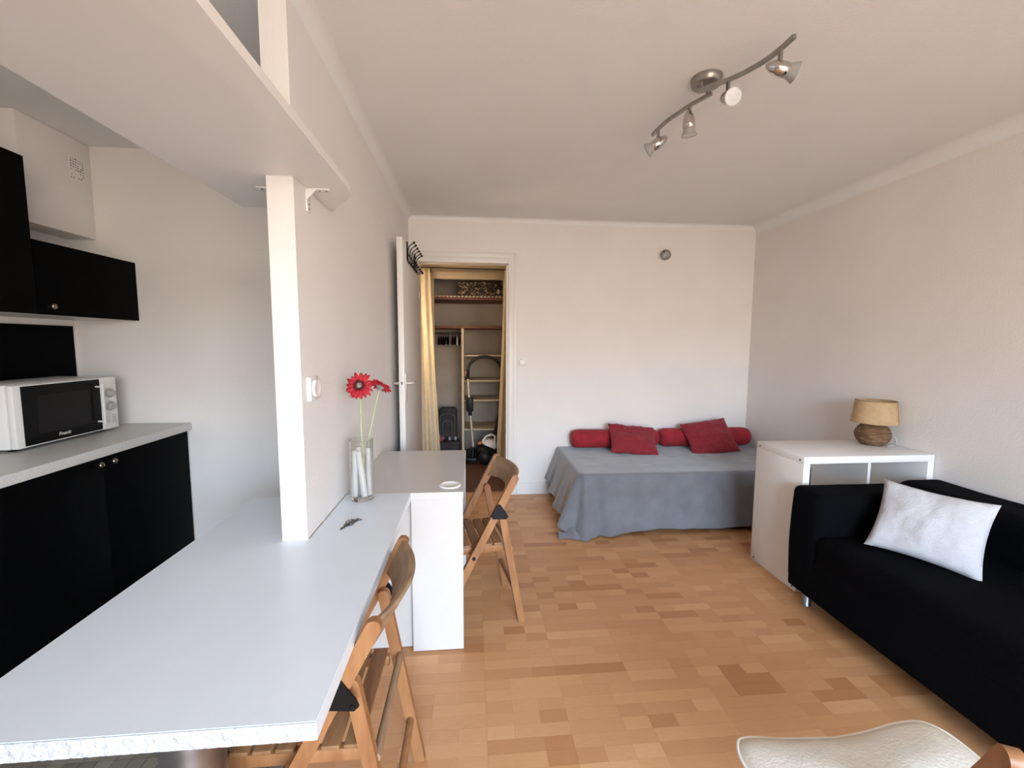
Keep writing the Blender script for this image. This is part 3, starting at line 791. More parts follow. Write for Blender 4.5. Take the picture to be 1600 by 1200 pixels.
# ------------------------------------------------------------------ folding chairs
def folding_chair(label, loc, rz, hy=0.205):
    t = thing('folding_chair', loc, label, 'chair', 'wooden folding chairs', rz)
    L = dict(parent=t, local=True)
    S = Vector((0, 1, 0))
    xb = -0.398
    for s in (-1, 1):
        y = s*hy
        mk('front_leg', bar(B(), (xb, y, 0.001), (0.008, y, 0.757), 0.036, 0.022, S, True, False, 10), 'wood', smooth=True, **L)
        mk('rear_leg', bar(B(), (0.046, y-s*0.028, 0.001), (-0.062, y-s*0.028, 0.600), 0.034, 0.022, S, True, False, 10), 'wood', smooth=True, **L)
        bm = B()
        tri = [(-0.118, 0.572), (-0.108, 0.558), (-0.045, 0.552), (-0.034, 0.562), (-0.040, 0.578), (-0.072, 0.624), (-0.085, 0.626)]
        A = [bm.verts.new((x, y+s*0.012, z)) for x, z in tri]; C2 = [bm.verts.new((x, y+s*0.018, z)) for x, z in tri]
        bm.faces.new(A); bm.faces.new(C2)
        for i in range(7): bm.faces.new((A[i], A[(i+1) % 7], C2[(i+1) % 7], C2[i]))
        br = mk('bracket', bm, 'black_plastic', **L)
        bm = B()
        for x, z in ((-0.103, 0.568), (-0.048, 0.563), (-0.078, 0.610)): lathe(bm, [(0, 0), (0.006, 0), (0.005, 0.003), (0, 0.004)], axis_mtx((x, y+s*0.018, z), (0, s, 0)), 10)
        tag(mk('rivets', bm, 'black_plastic', br, True), kind='stuff')
        mk('bolt', lathe(B(), [(0, 0), (0.009, 0), (0.008, 0.004), (0, 0.005)], axis_mtx((-0.198, y+s*0.011, 0.373), (0, s, 0)), 12), 'black_plastic', smooth=True, **L)
        bx('seat_rail', -0.41, -0.04, y-s*0.056-0.010, y-s*0.056+0.010, 0.367, 0.400, 'wood', t, bev=0.003, local=True)
    for k in range(7):
        x = -0.405+k*0.0525
        bx('seat_slat', x, x+0.043, -hy+0.042, hy-0.042, 0.4005, 0.413, 'wood_seat', t, bev=0.003, local=True)
    # curved backrest board
    bm = B(); n = 20
    rows = []
    for k in range(n+1):
        u = -1+2*k/n; y = u*(hy-0.010)
        dx = 0.048*(1-u*u)
        drop = 0.022*(1-u*u)
        q = []
        for (ox, oz) in ((-0.008, 0.741), (-0.004, 0.749), (0.008, 0.751), (0.014, 0.745), (-0.034, 0.648+drop), (-0.054, 0.642+drop)):
            q.append(bm.verts.new((ox+dx, y, oz)))
        rows.append(q)
    for a, b in zip(rows, rows[1:]):
        for i in range(6): bm.faces.new((a[i], a[(i+1) % 6], b[(i+1) % 6], b[i]))
    bm.faces.new(rows[0]); bm.faces.new(rows[-1][::-1])
    bk = autosmooth(mk('backrest', bm, 'wood_worn', **L), 40)
    mk('grip_mark', lathe(B(), [(0, 0), (0.010, 0), (0.010, 0.0015), (0, 0.0015)], axis_mtx((0.0415, 0.05, 0.705), (0.9, 0, -0.43)), 12), 'screw', bk, True)
    mk('stretcher', tube(B(), [(-0.01, -hy+0.03, 0.385), (-0.01, hy-0.03, 0.385)], 0.011, 10), 'wood_worn', smooth=True, **L)
    mk('stretcher', tube(B(), [(0.018, -hy+0.03, 0.155), (0.018, hy-0.03, 0.155)], 0.012, 10), 'wood', smooth=True, **L)
    mk('stretcher', tube(B(), [(-0.305, -hy+0.012, 0.172), (-0.305, hy-0.012, 0.172)], 0.012, 10), 'wood', smooth=True, **L)
    return t
folding_chair('wooden folding chair drawn up to the white desk', (0.163, 2.195, 0), R(9.5), 0.20)
folding_chair('wooden folding chair tucked under the long white table', (-0.224, 1.16, 0), 0, 0.21)
folding_chair('wooden folding chair under a cream cushion at the bottom right corner', (1.014, 0.455, 0), R(-115), 0.205)

# ------------------------------------------------------------------ pillows
def pillow(name, w_, h_, t_, mtx, material, label, cat, group=None, pinch=0.06, wr=0.006, seed=0, n=30, power=0.42, piping=None):
    bm = B()
    off = Vector((seed*3.1, seed*1.7, 0))
    def sh(u, v, s):
        x, y = 2*u-1, 2*v-1
        px = x*(1-pinch*(1-y*y)) ; py = y*(1-pinch*(1-x*x))
        th = max(0.0, (1-x**2)*(1-y**2))**power
        nz = noise.noise(Vector((x*2.2, y*2.2, s))+off)*wr*2 + noise.noise(Vector((x*6, y*6, s))+off)*wr
        return Vector((px*w_/2, py*h_/2, s*(t_/2*th) + nz*min(1, th*2.5)))
    a = grid(bm, n, n, lambda u, v: sh(u, v, 1)); b = grid(bm, n, n, lambda u, v: sh(u, v, -1))
    bmesh.ops.remove_doubles(bm, verts=bm.verts, dist=1e-5)
    bm.transform(mtx)
    o = mk(name, bm, material, None, True)
    if piping:
        loop = []
        for k in range(n): loop.append(sh(k/n, 0, 1))
        for k in range(n): loop.append(sh(1, k/n, 1))
        for k in range(n): loop.append(sh(1-k/n, 1, 1))
        for k in range(n+1): loop.append(sh(0, 1-k/n, 1))
        pbm = tube(B(), [mtx @ p for p in loop], 0.005, 6, False)
        mk('piping', pbm, piping, o, True)
    return tag(o, label, cat, group)

def basis(loc, xa, ya):
    xa = Vector(xa).normalized(); za = xa.cross(Vector(ya)).normalized(); ya = za.cross(xa)
    mm = Matrix((xa, ya, za)).transposed().to_4x4(); mm.translation = loc
    return mm

# ------------------------------------------------------------------ bed
bd = thing('bed', (1.65, 3.4, 0), 'low single bed under the grey blanket in the corner', 'bed')
bx('mattress', 0.775, XR-0.012, 3.0, YB-0.02, 0.24, 0.428, 'mattress', bd, bev=0.03, seg=3)
bx('bed_base', 0.79, XR-0.015, 3.02, YB-0.022, 0.10, 0.238, 'mattress', bd, bev=0.01)
for x in (0.85, 2.48):
    for y in (3.08, 3.77): mk('leg', lathe(B(), [(0, 0.001), (0.022, 0.001), (0.025, 0.1), (0, 0.1)], Matrix.Translation((x, y, 0)), 16), 'black_plastic', bd, True)

ZB = 0.442
bx0, by0, bx1, by1 = 0.752, 2.975, XR-0.006, YB-0.016
rc = 0.07
per = []   # perimeter of the mattress: (x, y, nx, ny)
nl, ncn, nf = 44, 26, 120
for k in range(nl): per.append((bx0, by1+(by0+rc-by1)*k/nl, -1, 0))
for k in range(ncn):
    a = PI/2*k/ncn; per.append((bx0+rc-rc*math.cos(a), by0+rc-rc*math.sin(a), -math.cos(a), -math.sin(a)))
for k in range(nf+1): per.append((bx0+rc+(bx1-bx0-rc)*k/nf, by0, 0, -1))
bm = B()
rows_n = 30
cols = []
tot = len(per)
sl = 0
prev = None
for i, (x, y, nx, ny) in enumerate(per):
    if prev: sl += math.hypot(x-prev[0], y-prev[1])
    prev = (x, y)
    side = i < nl
    cor = nl <= i < nl+ncn
    if side:
        t = i/nl
        hem = 0.150 - 0.06*t - 0.03*t**4 + 0.012*math.sin(t*15)
        fl = 0.085 + 0.03*t
    elif cor:
        t = (i-nl)/ncn
        hem = 0.075*(1-t)**2 + 0.004
        fl = 0.10
    else:
        t = (i-nl-ncn)/nf
        hem = 0.006 + 0.038*min(1, t*3.0) + 0.010*math.sin(t*9)*min(1, t*3)
        hem = max(0.006, hem)
        fl = 0.045+0.045*max(0, 1-t*4)
    c_ = []
    for j in range(rows_n+1):
        v = j/rows_n
        rr = 0.03
        if v < 0.15:
            a = PI/2*v/0.15
            out = rr*math.sin(a) - rr; z = ZB - rr*(1-math.cos(a))
        else:
            q = (v-0.15)/0.85
            z = ZB-rr + (hem-(ZB-rr))*q
            f1 = 0.013*math.sin(sl*24+1.0)+0.007*math.sin(sl*47+2)
            if cor: f1 += 0.035*math.sin(PI*2*((i-nl)/ncn)*1.5)
            elif not side: f1 *= 0.30 + 0.7*max(0, 1-t*5)
            if not side and not cor and t < 0.10: f1 -= 0.030*math.exp(-((t-0.045)/0.018)**2)
            out = fl*q**1.1 + f1*q**0.8 + 0.006*noise.noise(Vector((sl*8, q*4, 2)))*q
        c_.append(bm.verts.new((min(x+nx*out, bx1), min(y+ny*out, by1), z)))
    cols.append(c_)
for a, b in zip(cols, cols[1:]):
    for j in range(rows_n): bm.faces.new((a[j], a[j+1], b[j+1], b[j]))
# top of the blanket
def toppt(u, v):
    x = bx0+0.0+(bx1-bx0)*u; y = by0+(by1-by0)*v
    x0_, y0_ = bx0+0.03, by0+0.03
    x = max(x, x0_); y = max(y, y0_)
    d = min(x-x0_, y-y0_)
    # round the front left corner inwards
    cx, cy = bx0+rc, by0+rc
    if x < cx and y < cy:
        dv = Vector((x-cx, y-cy)); L_ = dv.length
        if L_ > rc-0.03: dv *= (rc-0.03)/L_
        x, y = cx+dv.x, cy+dv.y
    e_ = min(1, d/0.12)
    return Vector((x, y, ZB + e_*(0.008*noise.noise(Vector((x*3.2, y*5, 0)))+0.004*noise.noise(Vector((x*9, y*11, 5))))))
grid(bm, 90, 44, toppt)
bl = mk('blanket', bm, 'blanket', None, True)
tag(bl, 'grey fleece blanket draped over the bed down to the floor', 'blanket')
# rolled hem along the front edge
hem_pts = []
for i in range(nl+ncn-4, len(per), 2):
    co = bl.data.vertices[i*(rows_n+1)+rows_n].co
    hem_pts.append((co.x, co.y-0.002, co.z+0.004))
mk('hem', tube(B(), hem_pts, 0.0045, 6), 'blanket', bl, True)
# corner of the blanket trailing on the floor
bm = B()
def trail(u, v):
    # small folded heap at the corner
    a = u*1.0
    x = 0.60 + 0.20*u
    y = 2.895 + 0.085*v + 0.02*math.sin(u*6)
    z = 0.004 + 0.050*math.sin(PI*v)**0.8*(0.35+0.65*math.sin(PI*min(1, u*1.0)*0.75+0.1)) + 0.018*math.sin(u*13+v*3)*math.sin(PI*v)
    return Vector((x, y, max(0.003, z)))
grid(bm, 36, 18, trail)
mk('trailing_corner', bm, 'blanket', bl, True)
# back bottom corner hanging low against the wall
bm = B()
grid(bm, 14, 14, lambda u, v: Vector((0.70+0.10*u, 3.74+0.05*math.sin(v*5+u*3), 0.004+0.18*v+0.006*math.sin(u*9))))
mk('hanging_corner', bm, 'blanket', bl, True)

def bolster(label, x0, x1, yc, zc, r):
    L_ = x1-x0
    prof = [(0, 0), (r*0.6, 0.006), (r*0.85, 0.022), (r*0.97, 0.05), (r, 0.09), (r*0.985, L_*0.33), (r*1.01, L_*0.6), (r, L_-0.09), (r*0.97, L_-0.05), (r*0.85, L_-0.022), (r*0.6, L_-0.006), (0, L_)]
    bm = lathe(B(), prof, axis_mtx((x0, yc, zc), (1, 0, 0)), 32)
    for v in bm.verts:
        v.co += Vector((0, 1, 1))*0.004*noise.noise(v.co*9)
    o = mk('bolster', bm, 'red_velvet', None, True)
    return tag(o, label, 'bolster', 'red bolsters along the wall')
bolster('red velvet bolster on the bed, nearer the doorway', 0.868, 1.672, 3.752, 0.532, 0.082)
bolster('red velvet bolster on the bed, in the room corner', 1.678, 2.545, 3.752, 0.534, 0.083)
pillow('red_cushion', 0.42, 0.30, 0.12, basis((1.385, 3.60, 0.548), (0.97, -0.03, -0.10), (0.10, 0.72, 0.72)), 'red_linen', 'dark red cushion leaning on the bolster nearer the doorway', 'cushion', 'red cushions on the bed', seed=1, wr=0.009)
pillow('red_cushion', 0.42, 0.34, 0.12, basis((2.08, 3.60, 0.560), (0.96, 0.0, 0.13), (-0.16, 0.66, 0.74)), 'red_linen', 'dark red cushion leaning on the bolster in the corner', 'cushion', 'red cushions on the bed', seed=2, wr=0.008)

# ------------------------------------------------------------------ bookcase
bc = thing('bookcase', (2.18, 2.36, 0), 'white cube bookcase between the bed and the black sofa', 'bookcase')
X0, X1, Y0, Y1, HB = 1.791, 2.571, 2.157, 2.552, 0.77
bx('side_panel', X0, X0+0.038, Y0, Y1, 0.001, HB-0.0385, 'bookcase_white', bc, bev=0.001)
bx('side_panel', X1-0.038, X1, Y0, Y1, 0.001, HB-0.0385, 'bookcase_white', bc, bev=0.001)
bx('top_panel', X0, X1, Y0, Y1, HB-0.038, HB, 'bookcase_white', bc, bev=0.001)
bx('bottom_panel', X0+0.0385, X1-0.0385, Y0, Y1, 0.001, 0.039, 'bookcase_white', bc)
bx('divider', (X0+X1)/2-0.008, (X0+X1)/2+0.008, Y0+0.002, Y1, 0.0395, HB-0.0385, 'bookcase_white', bc)
for a, b in ((X0+0.0385, (X0+X1)/2-0.0085), ((X0+X1)/2+0.0085, X1-0.0385)):
    bx('shelf', a, b, Y0+0.002, Y1, 0.376, 0.392, 'bookcase_white', bc)
for (y, z) in ((Y0+0.03, HB-0.022), (Y1-0.03, HB-0.022), (Y0+0.03, 0.02), (Y1-0.03, 0.02)):
    mk('screw', lathe(B(), [(0, 0), (0.006, 0), (0.005, 0.001), (0, 0.001)], axis_mtx((X0, y, z), (-1, 0, 0)), 12), 'screw', bc, True)

# ------------------------------------------------------------------ table lamp
lm = thing('table_lamp', (2.452, 2.425, 0.77), 'small lamp with woven round base and jute shade on the bookcase', 'lamp')
lx, ly = 2.452, 2.425
prof = [(0, 0.771), (0.05, 0.771)]
bm = B(); NL = 11
for k in range(NL):
    z = 0.779+0.112*k/(NL-1)
    q = (k/(NL-1)-0.48)*2
    r = 0.084*math.sqrt(max(0.05, 1-0.62*q*q*1.0))
    wob = [(lx+(r+0.002*math.sin(a*9+k))*math.cos(a), ly+(r+0.002*math.sin(a*9+k))*math.sin(a), z+0.002*math.sin(a*5+k*2)) for a in [2*PI*i/40 for i in range(41)]]
    tube(bm, wob, 0.0075, 6, False)
lathe(bm, [(0, 0.7715), (0.058, 0.7715), (0.076, 0.80), (0.082, 0.83), (0.076, 0.87), (0.055, 0.895), (0, 0.897)], Matrix.Translation((lx, ly, 0)), 32)
mk('lamp_base', bm, 'wicker', lm, True)
mk('lamp_neck', tube(B(), [(lx, ly, 0.89), (lx+0.003, ly, 0.915)], 0.03, 16), 'cream_pipe', lm, True)
mk('bulb_socket', tube(B(), [(lx, ly, 0.912), (lx+0.003, ly, 0.96)], 0.016, 12), 'white_plastic', lm, True)
tilt = Matrix.Translation((lx+0.004, ly, 0.905)) @ Matrix.Rotation(R(0.6), 4, 'Y')
so = mk('lamp_shade', lathe(B(), [(0.118, 0), (0.101, 0.138), (0.099, 0.138), (0.116, 0)], tilt, 48, True), 'shade', lm, True)
for r_, z in ((0.118, 0.002), (0.1015, 0.136)):
    ring = [tilt @ Vector((r_*math.cos(a), r_*math.sin(a), z)) for a in [2*PI*i/48 for i in range(49)]]
    mk('shade_rim', tube(B(), ring, 0.0022, 6, False), 'shade_trim' if z > 0.1 else 'shade', so, True)
sa = R(-62)
mk('shade_seam', tube(B(), [tilt @ Vector((0.1185*math.cos(sa), 0.1185*math.sin(sa), 0.0)), tilt @ Vector((0.1015*math.cos(sa), 0.1015*math.sin(sa), 0.138))], 0.0014, 6), 'shade_trim', so, True)
cpts = [(lx+0.02, ly-0.01, 0.90), (lx+0.085, ly-0.02, 0.876), (lx+0.105, ly-0.02, 0.845), (lx+0.09, ly-0.03, 0.83), (lx+0.08, ly-0.03, 0.85), (lx+0.088, ly-0.035, 0.846), (lx+0.09, ly-0.06, 0.82), (lx+0.088, ly-0.075, 0.79), (lx+0.085, ly-0.07, 0.776), (lx+0.06, ly-0.06, 0.774), (lx+0.03, ly-0.075, 0.774)]
mk('cord', tube(B(), spline(cpts), 0.0035, 6), 'cord', lm, True)

# ------------------------------------------------------------------ sofa
sf = thing('sofa', (2.13, 1.25, 0), 'black fabric-covered two-seat sofa along the right wall', 'sofa')
def soft(name, x0, x1, y0, y1, z0, z1, b_, amp=0.006, sub=4, seed=0, deform=None):
    bm = box(B(), x0, x1, y0, y1, z0, z1, b_, 4)
    bmesh.ops.triangulate(bm, faces=[f for f in bm.faces if len(f.verts) > 4])
    long_e = [ed for ed in bm.edges if ed.calc_length() > 0.12]
    bmesh.ops.subdivide_edges(bm, edges=long_e, cuts=sub, use_grid_fill=True)
    for v in bm.verts:
        if deform: v.co = deform(v.co)
        n_ = noise.noise(v.co*5+Vector((seed, 0, 0)))*amp + noise.noise(v.co*13+Vector((seed, 3, 0)))*amp*0.5
        v.co += Vector((n_, n_*0.8, n_*0.6))
    return mk(name, bm, 'black_cloth', sf, True)
def armdef(c):
    # the outer arm leans out a little towards its top front
    q = Vector(c)
    if q.z < 0.3: q.x -= 0.0
    q.x -= 0.012*math.sin(PI*min(1, max(0, (q.z-0.1)/0.5)))*(1 if q.x < 1.9 else 0)
    return q
soft('arm', 1.700, 2.45, 1.925, 2.125, 0.115, 0.637, 0.035, 0.005, 5, 1, armdef)
soft('arm', 1.700, 2.45, 0.33, 0.53, 0.115, 0.637, 0.035, 0.005, 5, 2, armdef)
soft('backrest', 2.30, 2.562, 0.34, 2.128, 0.115, 0.652, 0.05, 0.006, 8, 3)
soft('seat', 1.692, 2.34, 0.50, 1.95, 0.22, 0.435, 0.045, 0.006, 7, 4)
soft('skirt', 1.690, 2.45, 0.345, 2.10, 0.095, 0.30, 0.012, 0.003, 8, 5)
for x in (1.765, 2.48):
    for y in (2.045, 0.42):
        mk('leg', lathe(B(), [(0, 0.001), (0.024, 0.001), (0.024, 0.006), (0.022, 0.008), (0.022, 0.14), (0, 0.14)], Matrix.Translation((x, y, 0)), 20), 'steel', sf, True)
pillow('sofa_cushion', 0.385, 0.345, 0.12, basis((2.021, 1.693, 0.578), (0.379, -0.629, -0.03), (0.315, 0.209, 0.534)), 'white_quilt', 'white quilted cushion leaning on the black sofa', 'cushion', seed=5, wr=0.004, power=0.38, pinch=0.085)

# cream cushion lying on the folding chair at the bottom right
def seatpad():
    bm = B(); n = 44
    FE = [(0.598, 0.893), (0.625, 0.905), (0.66, 0.899), (0.723, 0.887), (0.859, 0.878), (0.95, 0.884), (1.018, 0.892), (1.096, 0.897), (1.137, 0.886)]
    def yf(x):
        if x <= FE[0][0]: return FE[0][1]
        for (xa, ya), (xb_, yb_) in zip(FE, FE[1:]):
            if x <= xb_: return ya+(yb_-ya)*(x-xa)/(xb_-xa)
        return FE[-1][1]
    def pt(u, v, s):
        x, y = 2*u-1, 2*v-1
        k = 9.0
        sp2 = (abs(x)**k+abs(y)**k)**(1/k); mm_ = max(abs(x), abs(y))
        f_ = mm_/sp2 if sp2 > 1e-6 else 1
        th = max(0, 1-mm_**3)**0.6
        x, y = x*f_, y*f_
        X = 0.8675 + x*0.2695
        Y = 0.69 + (y*(yf(X)-0.69) if y > 0 else y*0.22)
        lift = 0.012*math.exp(-((x-0.75)**2)*5)*max(0, y)
        return Vector((X, Y, 0.445 + s*0.029*th + lift + 0.004*noise.noise(Vector((x*3, y*3, s)))*th))
    grid(bm, n, n, lambda u, v: pt(u, v, 1)); grid(bm, n, n, lambda u, v: pt(u, v, -1))
    bmesh.ops.remove_doubles(bm, verts=bm.verts, dist=1e-5)
    o = mk('seat_cushion', bm, 'cream', None, True)
    loop = [pt(k/n, 0, 1) for k in range(n)]+[pt(1, k/n, 1) for k in range(n)]+[pt(1-k/n, 1, 1) for k in range(n)]+[pt(0, 1-k/n, 1) for k in range(n+1)]
    mk('piping', tube(B(), loop, 0.0036, 8, False), 'cream_pipe', o, True)
    return tag(o, 'cream piped seat cushion lying on the chair at the bottom right', 'cushion')
seatpad()

# ------------------------------------------------------------------ ceiling track light
tl = thing('track_light', (0.93, 1.78, C), 'curved nickel spotlight rail with four lamps on the ceiling', 'ceiling light')
mk('canopy', lathe(B(), [(0, 0), (0.060, 0), (0.060, -0.006), (0.057, -0.026), (0.050, -0.031), (0, -0.032)], Matrix.Translation((0.945, 1.785, C)), 36), 'nickel', tl, True)
for x, y in ((0.955, 1.79), (0.912, 1.757)): mk('rail_post', tube(B(), [(x, y, C-0.03), (x, y, 2.385)], 0.006, 10), 'nickel', tl, True)
railA = spline([(0.870, 2.135, 2.385), (0.873, 2.066, 2.385), (0.884, 1.988, 2.385), (0.901, 1.931, 2.385), (0.917, 1.873, 2.385), (0.938, 1.826, 2.385), (0.962, 1.774, 2.385)], 8)
railB = spline([(0.903, 1.768, 2.385), (0.934, 1.723, 2.385), (0.975, 1.683, 2.385), (1.006, 1.638, 2.385), (1.027, 1.595, 2.385), (1.043, 1.550, 2.385), (1.051, 1.495, 2.385), (1.054, 1.434, 2.385)], 8)
def flatbar(bm, pts, hw, hh):
    rows = []
    for i, p in enumerate(pts):
        p = Vector(p); d = (Vector(pts[min(i+1, len(pts)-1)])-Vector(pts[max(i-1, 0)])).normalized()
        s_ = d.cross(Vector((0, 0, 1))).normalized()
        rows.append([bm.verts.new(p+s_*a*hw+Vector((0, 0, b*hh))) for a, b in ((-1, -1), (1, -1), (1, 1), (-1, 1))])
    for a, b in zip(rows, rows[1:]):
        for k in range(4): bm.faces.new((a[k], a[(k+1) % 4], b[(k+1) % 4], b[k]))
    bm.faces.new(rows[0]); bm.faces.new(rows[-1])
    return bm
mk('rail', flatbar(B(), railA, 0.006, 0.007), 'nickel', tl)
mk('rail', flatbar(B(), railB, 0.006, 0.007), 'nickel', tl)
for p, d in (((0.873, 2.075, 2.385), (-0.55, 0.22, -0.35)), ((0.919, 1.868, 2.385), (0.10, 0.10, -0.9)), ((0.977, 1.68, 2.385), (-0.10, -0.93, -0.42)), ((1.051, 1.495, 2.385), (0.85, -0.15, -0.25))):
    p = Vector(p)
    d = Vector(d).normalized()
    j = p+Vector((0, 0, -0.052))
    bm = B(); box(bm, j.x-0.004, j.x+0.004, j.y-0.008, j.y+0.008, j.z, p.z-0.004)
    st = mk('spot_stem', bm, 'nickel', tl)
    base = j - d*0.045 + Vector((0, 0, -0.012))
    sm = axis_mtx(base, d)
    sp_ = mk('spotlight', lathe(B(), [(0, -0.004), (0.009, 0.002), (0.019, 0.02), (0.0235, 0.038), (0.0245, 0.055), (0.0235, 0.072), (0.020, 0.074), (0, 0.074)], sm, 28), 'chrome', tl, True)
    mk('bulb_rim', lathe(B(), [(0.020, 0.070), (0.024, 0.078), (0.031, 0.096), (0.033, 0.100), (0.030, 0.100), (0.0285, 0.096)], sm, 28), 'grey_plastic', sp_, True)
    mk('bulb', lathe(B(), [(0.030, 0.0985), (0.018, 0.1005), (0, 0.1012)], sm, 28), 'bulb', sp_, True)

# ------------------------------------------------------------------ wall fittings
dt = thing('wall_spot', (1.718, YB, 2.171), 'small round metal fitting high on the back wall', 'wall fitting')
dm = axis_mtx((1.718, YB, 2.171), (0, -1, 0))
mk('housing', lathe(B(), [(0, 0), (0.040, 0), (0.045, 0.012), (0.046, 0.03), (0.042, 0.04), (0.036, 0.042)], dm, 32), 'nickel', dt, True)
mk('lens', lathe(B(), [(0.037, 0.036), (0.030, 0.044), (0.018, 0.049), (0, 0.051)], dm, 32), 'grey_plastic', dt, True)
mk('sensor', lathe(B(), [(0, 0), (0.007, 0), (0.006, 0.004), (0, 0.005)], axis_mtx((1.695, YB-0.042, 2.192), (0, -1, 0)), 12), 'black_plastic', dt, True)

sw = thing('wall_switch', (XP, 1.503, 1.224), 'white dimmer switch on the partition near its end', 'switch')
bx('switch_plate', XP, XP+0.009, 1.462, 1.546, 1.184, 1.264, 'white_plastic', sw, bev=0.002)
bx('raised_side', XP+0.009, XP+0.014, 1.462, 1.472, 1.186, 1.262, 'white_plastic', sw, bev=0.001)
mk('dial', lathe(B(), [(0.030, 0.0), (0.030, 0.006), (0.027, 0.009), (0.024, 0.008), (0, 0.008)], axis_mtx((XP+0.009, 1.512, 1.224), (1, 0, 0)), 28), 'white_plastic', sw, True)
sw = thing('wall_switch', (0.440, YB, 1.21), 'white round switch on the back wall beside the door casing', 'switch')
bx('switch_plate', 0.400, 0.480, YB-0.009, YB, 1.170, 1.250, 'white_plastic', sw, bev=0.003)
mk('dial', lathe(B(), [(0.032, 0.0), (0.032, 0.008), (0.029, 0.012), (0.020, 0.014), (0, 0.014)], axis_mtx((0.440, YB-0.009, 1.21), (0, -1, 0)), 28), 'white_plastic', sw, True)

# ------------------------------------------------------------------ vase, rods, flowers, keys
VX, VY, VR, VH = -0.456, 1.795, 0.0465, 0.25
vs_bm = lathe(B(), [(0, 0.0005), (VR-0.002, 0.0005), (VR, 0.003), (VR, VH), (VR-0.0035, VH), (VR-0.0035, 0.016), (0, 0.014)], Matrix.Translation((VX, VY, TZ)), 48)
vo = mk('glass_vase', vs_bm, 'glass', None, True); autosmooth(vo, 50)
tag(vo, 'clear cylindrical glass vase on the white table', 'vase')
rods = [((-0.026, -0.012), (-0.026, 0.004), 0.205, 'white wax rod in the vase, leftmost and upright'), ((0.016, -0.022), (-0.012, 0.0), 0.20, 'white wax rod crossing the front of the vase at a slant'), ((0.024, 0.012), (0.026, 0.008), 0.215, 'white wax rod in the vase, rightmost'), ((-0.012, 0.022), (-0.016, 0.024), 0.215, 'white wax rod in the vase, hidden behind the slanting one')]
for (a, b, h, lab) in rods:
    p0 = Vector((VX+a[0], VY+a[1], TZ+0.018)); p1 = Vector((VX+b[0], VY+b[1], TZ+h))
    dd = (p1-p0); L_ = dd.length
    o = mk('wax_rod', lathe(B(), [(0, 0), (0.0105, 0), (0.0125, 0.003), (0.0125, L_-0.006), (0.010, L_-0.001), (0, L_)], axis_mtx(p0, dd), 18), 'candle', None, True)
    autosmooth(o, 50)
    tag(o, lab, 'candle', 'white rods in the vase')

def petal_layer(bm, mtx, n, L_, wd, droop, inner, ph, rg):
    for k in range(n):
        a = 2*PI*k/n+ph+rg.uniform(-.06, .06)
        LL = L_*rg.uniform(.9, 1.06); dr_ = droop+rg.uniform(-.005, .005)
        ring = []
        for i in range(6):
            t = i/5
            r = inner+(LL-inner)*t
            ww = wd*(0.45+0.55*math.sin(PI*min(1, 0.15+t*0.75)))*(1 if t < 1 else 0.35)
            z = dr_*t*t + 0.004*math.sin(PI*t)
            row = []
            for s in (-1, 0, 1):
                row.append(bm.verts.new(mtx @ Vector((r*math.cos(a)-s*ww*math.sin(a), r*math.sin(a)+s*ww*math.cos(a), z+(0.0018 if s == 0 else 0)*(-1)))))
            ring.append(row)
        for r0, r1 in zip(ring, ring[1:]):
            for s in (0, 1): bm.faces.new((r0[s], r0[s+1], r1[s+1], r1[s]))
def flower(label, head, d, stem, rad, seed):
    rg = random.Random(seed)
    t = thing('gerbera_flower', (stem[0][0], stem[0][1], stem[0][2]), label, 'flower', 'red flowers in the vase')
    mtx = axis_mtx(head, d)
    mk('stem', tube(B(), spline(stem), 0.0034, 8), 'stem', t, True)
    bm = B()
    petal_layer(bm, mtx, 17, rad, 0.0078, 0.0, 0.008, 0.0, rg)
    petal_layer(bm, mtx @ Matrix.Translation((0, 0, 0.003)), 15, rad*0.9, 0.0075, 0.006, 0.008, 0.2, rg)
    po = mk('petals', bm, 'petal', t, True)
    md = po.modifiers.new('thickness', 'SOLIDIFY'); md.thickness = 0.0009
    bm = B(); petal_layer(bm, mtx @ Matrix.Translation((0, 0, 0.006)), 22, rad*0.42, 0.004, 0.006, 0.006, 0.1, rg)
    po = mk('inner_petals', bm, 'petal_core', t, True)
    md = po.modifiers.new('thickness', 'SOLIDIFY'); md.thickness = 0.0008
    mk('flower_eye', lathe(B(), [(0.013, 0.004), (0.012, 0.009), (0.008, 0.012), (0, 0.0125)], mtx, 20), 'flower_eye', t, True)
    mk('sepal', lathe(B(), [(0.003, -0.016), (0.010, -0.010), (0.017, -0.003), (0.018, 0.0), (0, 0.001)], mtx, 20), 'sepal', t, True)
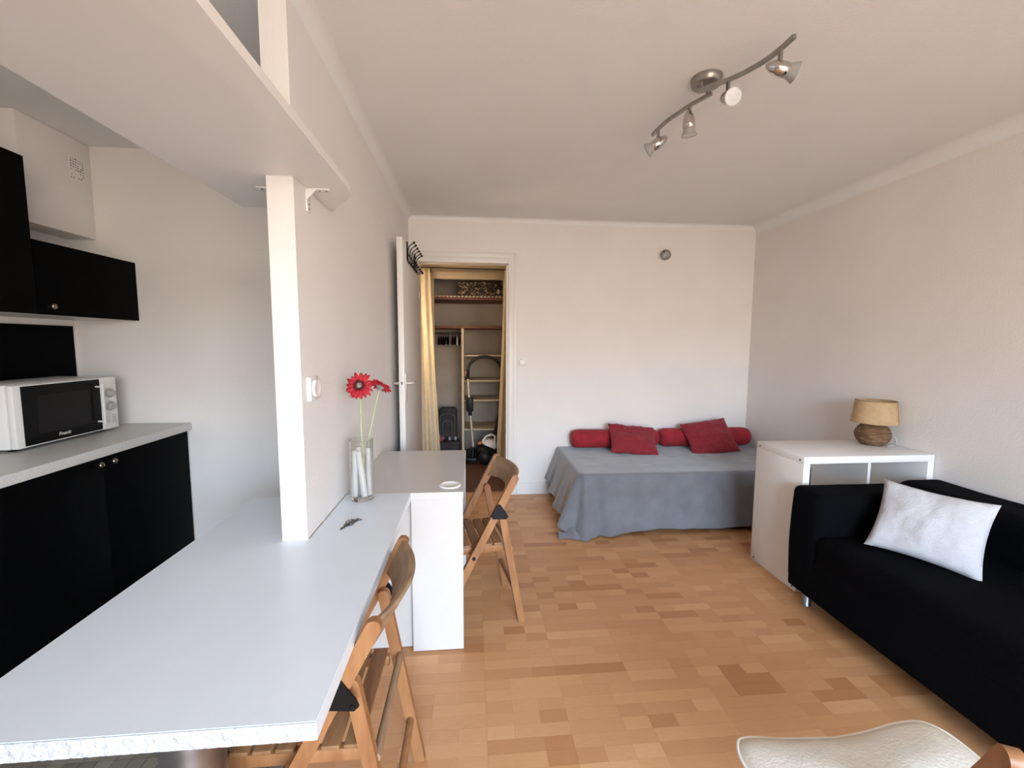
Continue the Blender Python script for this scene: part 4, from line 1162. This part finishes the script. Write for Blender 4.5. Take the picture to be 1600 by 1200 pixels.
flower('red gerbera facing the camera, left of the two flowers', (-0.451, 1.78, 1.206), (-0.06, -0.93, 0.30), [(VX+0.004, VY-0.02, TZ+0.018), (VX+0.012, VY-0.008, TZ+0.15), (VX+0.004, VY, TZ+0.25), (-0.455, 1.798, 1.08), (-0.452, 1.797, 1.17), (-0.451, 1.786, 1.203)], 0.057, 4)
flower('red gerbera turned away, right of the two flowers', (-0.381, 1.83, 1.196), (0.30, 0.45, 0.80), [(VX-0.004, VY+0.005, TZ+0.018), (VX+0.008, VY+0.016, TZ+0.15), (VX+0.030, VY+0.018, TZ+0.26), (-0.405, 1.822, 1.10), (-0.388, 1.823, 1.17), (-0.384, 1.826, 1.188)], 0.052, 9)

kb = thing('key_bunch', (-0.44, 1.535, TZ), 'small bunch of keys lying on the white table', 'keys')
def ring_(bm, c_, r, tr_, tiltx=0.0, n=20):
    tube(bm, [(c_[0]+r*math.cos(a), c_[1]+r*math.sin(a), c_[2]+tiltx*math.sin(a)) for a in [2*PI*k/n for k in range(n+1)]], tr_, 6, False)
bm = B(); ring_(bm, (-0.437, 1.535, TZ+0.006), 0.015, 0.0014, 0.004); ring_(bm, (-0.434, 1.537, TZ+0.009), 0.014, 0.0013, 0.003)
mk('key_ring', bm, 'keymetal', kb, True)
def key(ox, oy, a, z, material):
    ca, sa_ = math.cos(a), math.sin(a)
    def T(p): return (ox+p[0]*ca-p[1]*sa_, oy+p[0]*sa_+p[1]*ca)
    hd_ = [(0.011*math.cos(t)-0.011, 0.0115*math.sin(t)) for t in [PI*0.25+PI*1.5*k/10 for k in range(11)]]
    bl_ = [(0.0, -0.004), (0.006, -0.005), (0.010, -0.003), (0.014, -0.005), (0.018, -0.003), (0.022, -0.0045), (0.027, -0.001), (0.027, 0.003), (0.0, 0.004)]
    mk('key', prism(B(), [T(p) for p in hd_+bl_], z, z+0.0022), material, kb)
key(-0.447, 1.515, R(-110), TZ+0.001, 'keyplate')
key(-0.424, 1.557, R(40), TZ+0.001, 'keymetal')
key(-0.428, 1.552, R(65), TZ+0.004, 'keymetal')
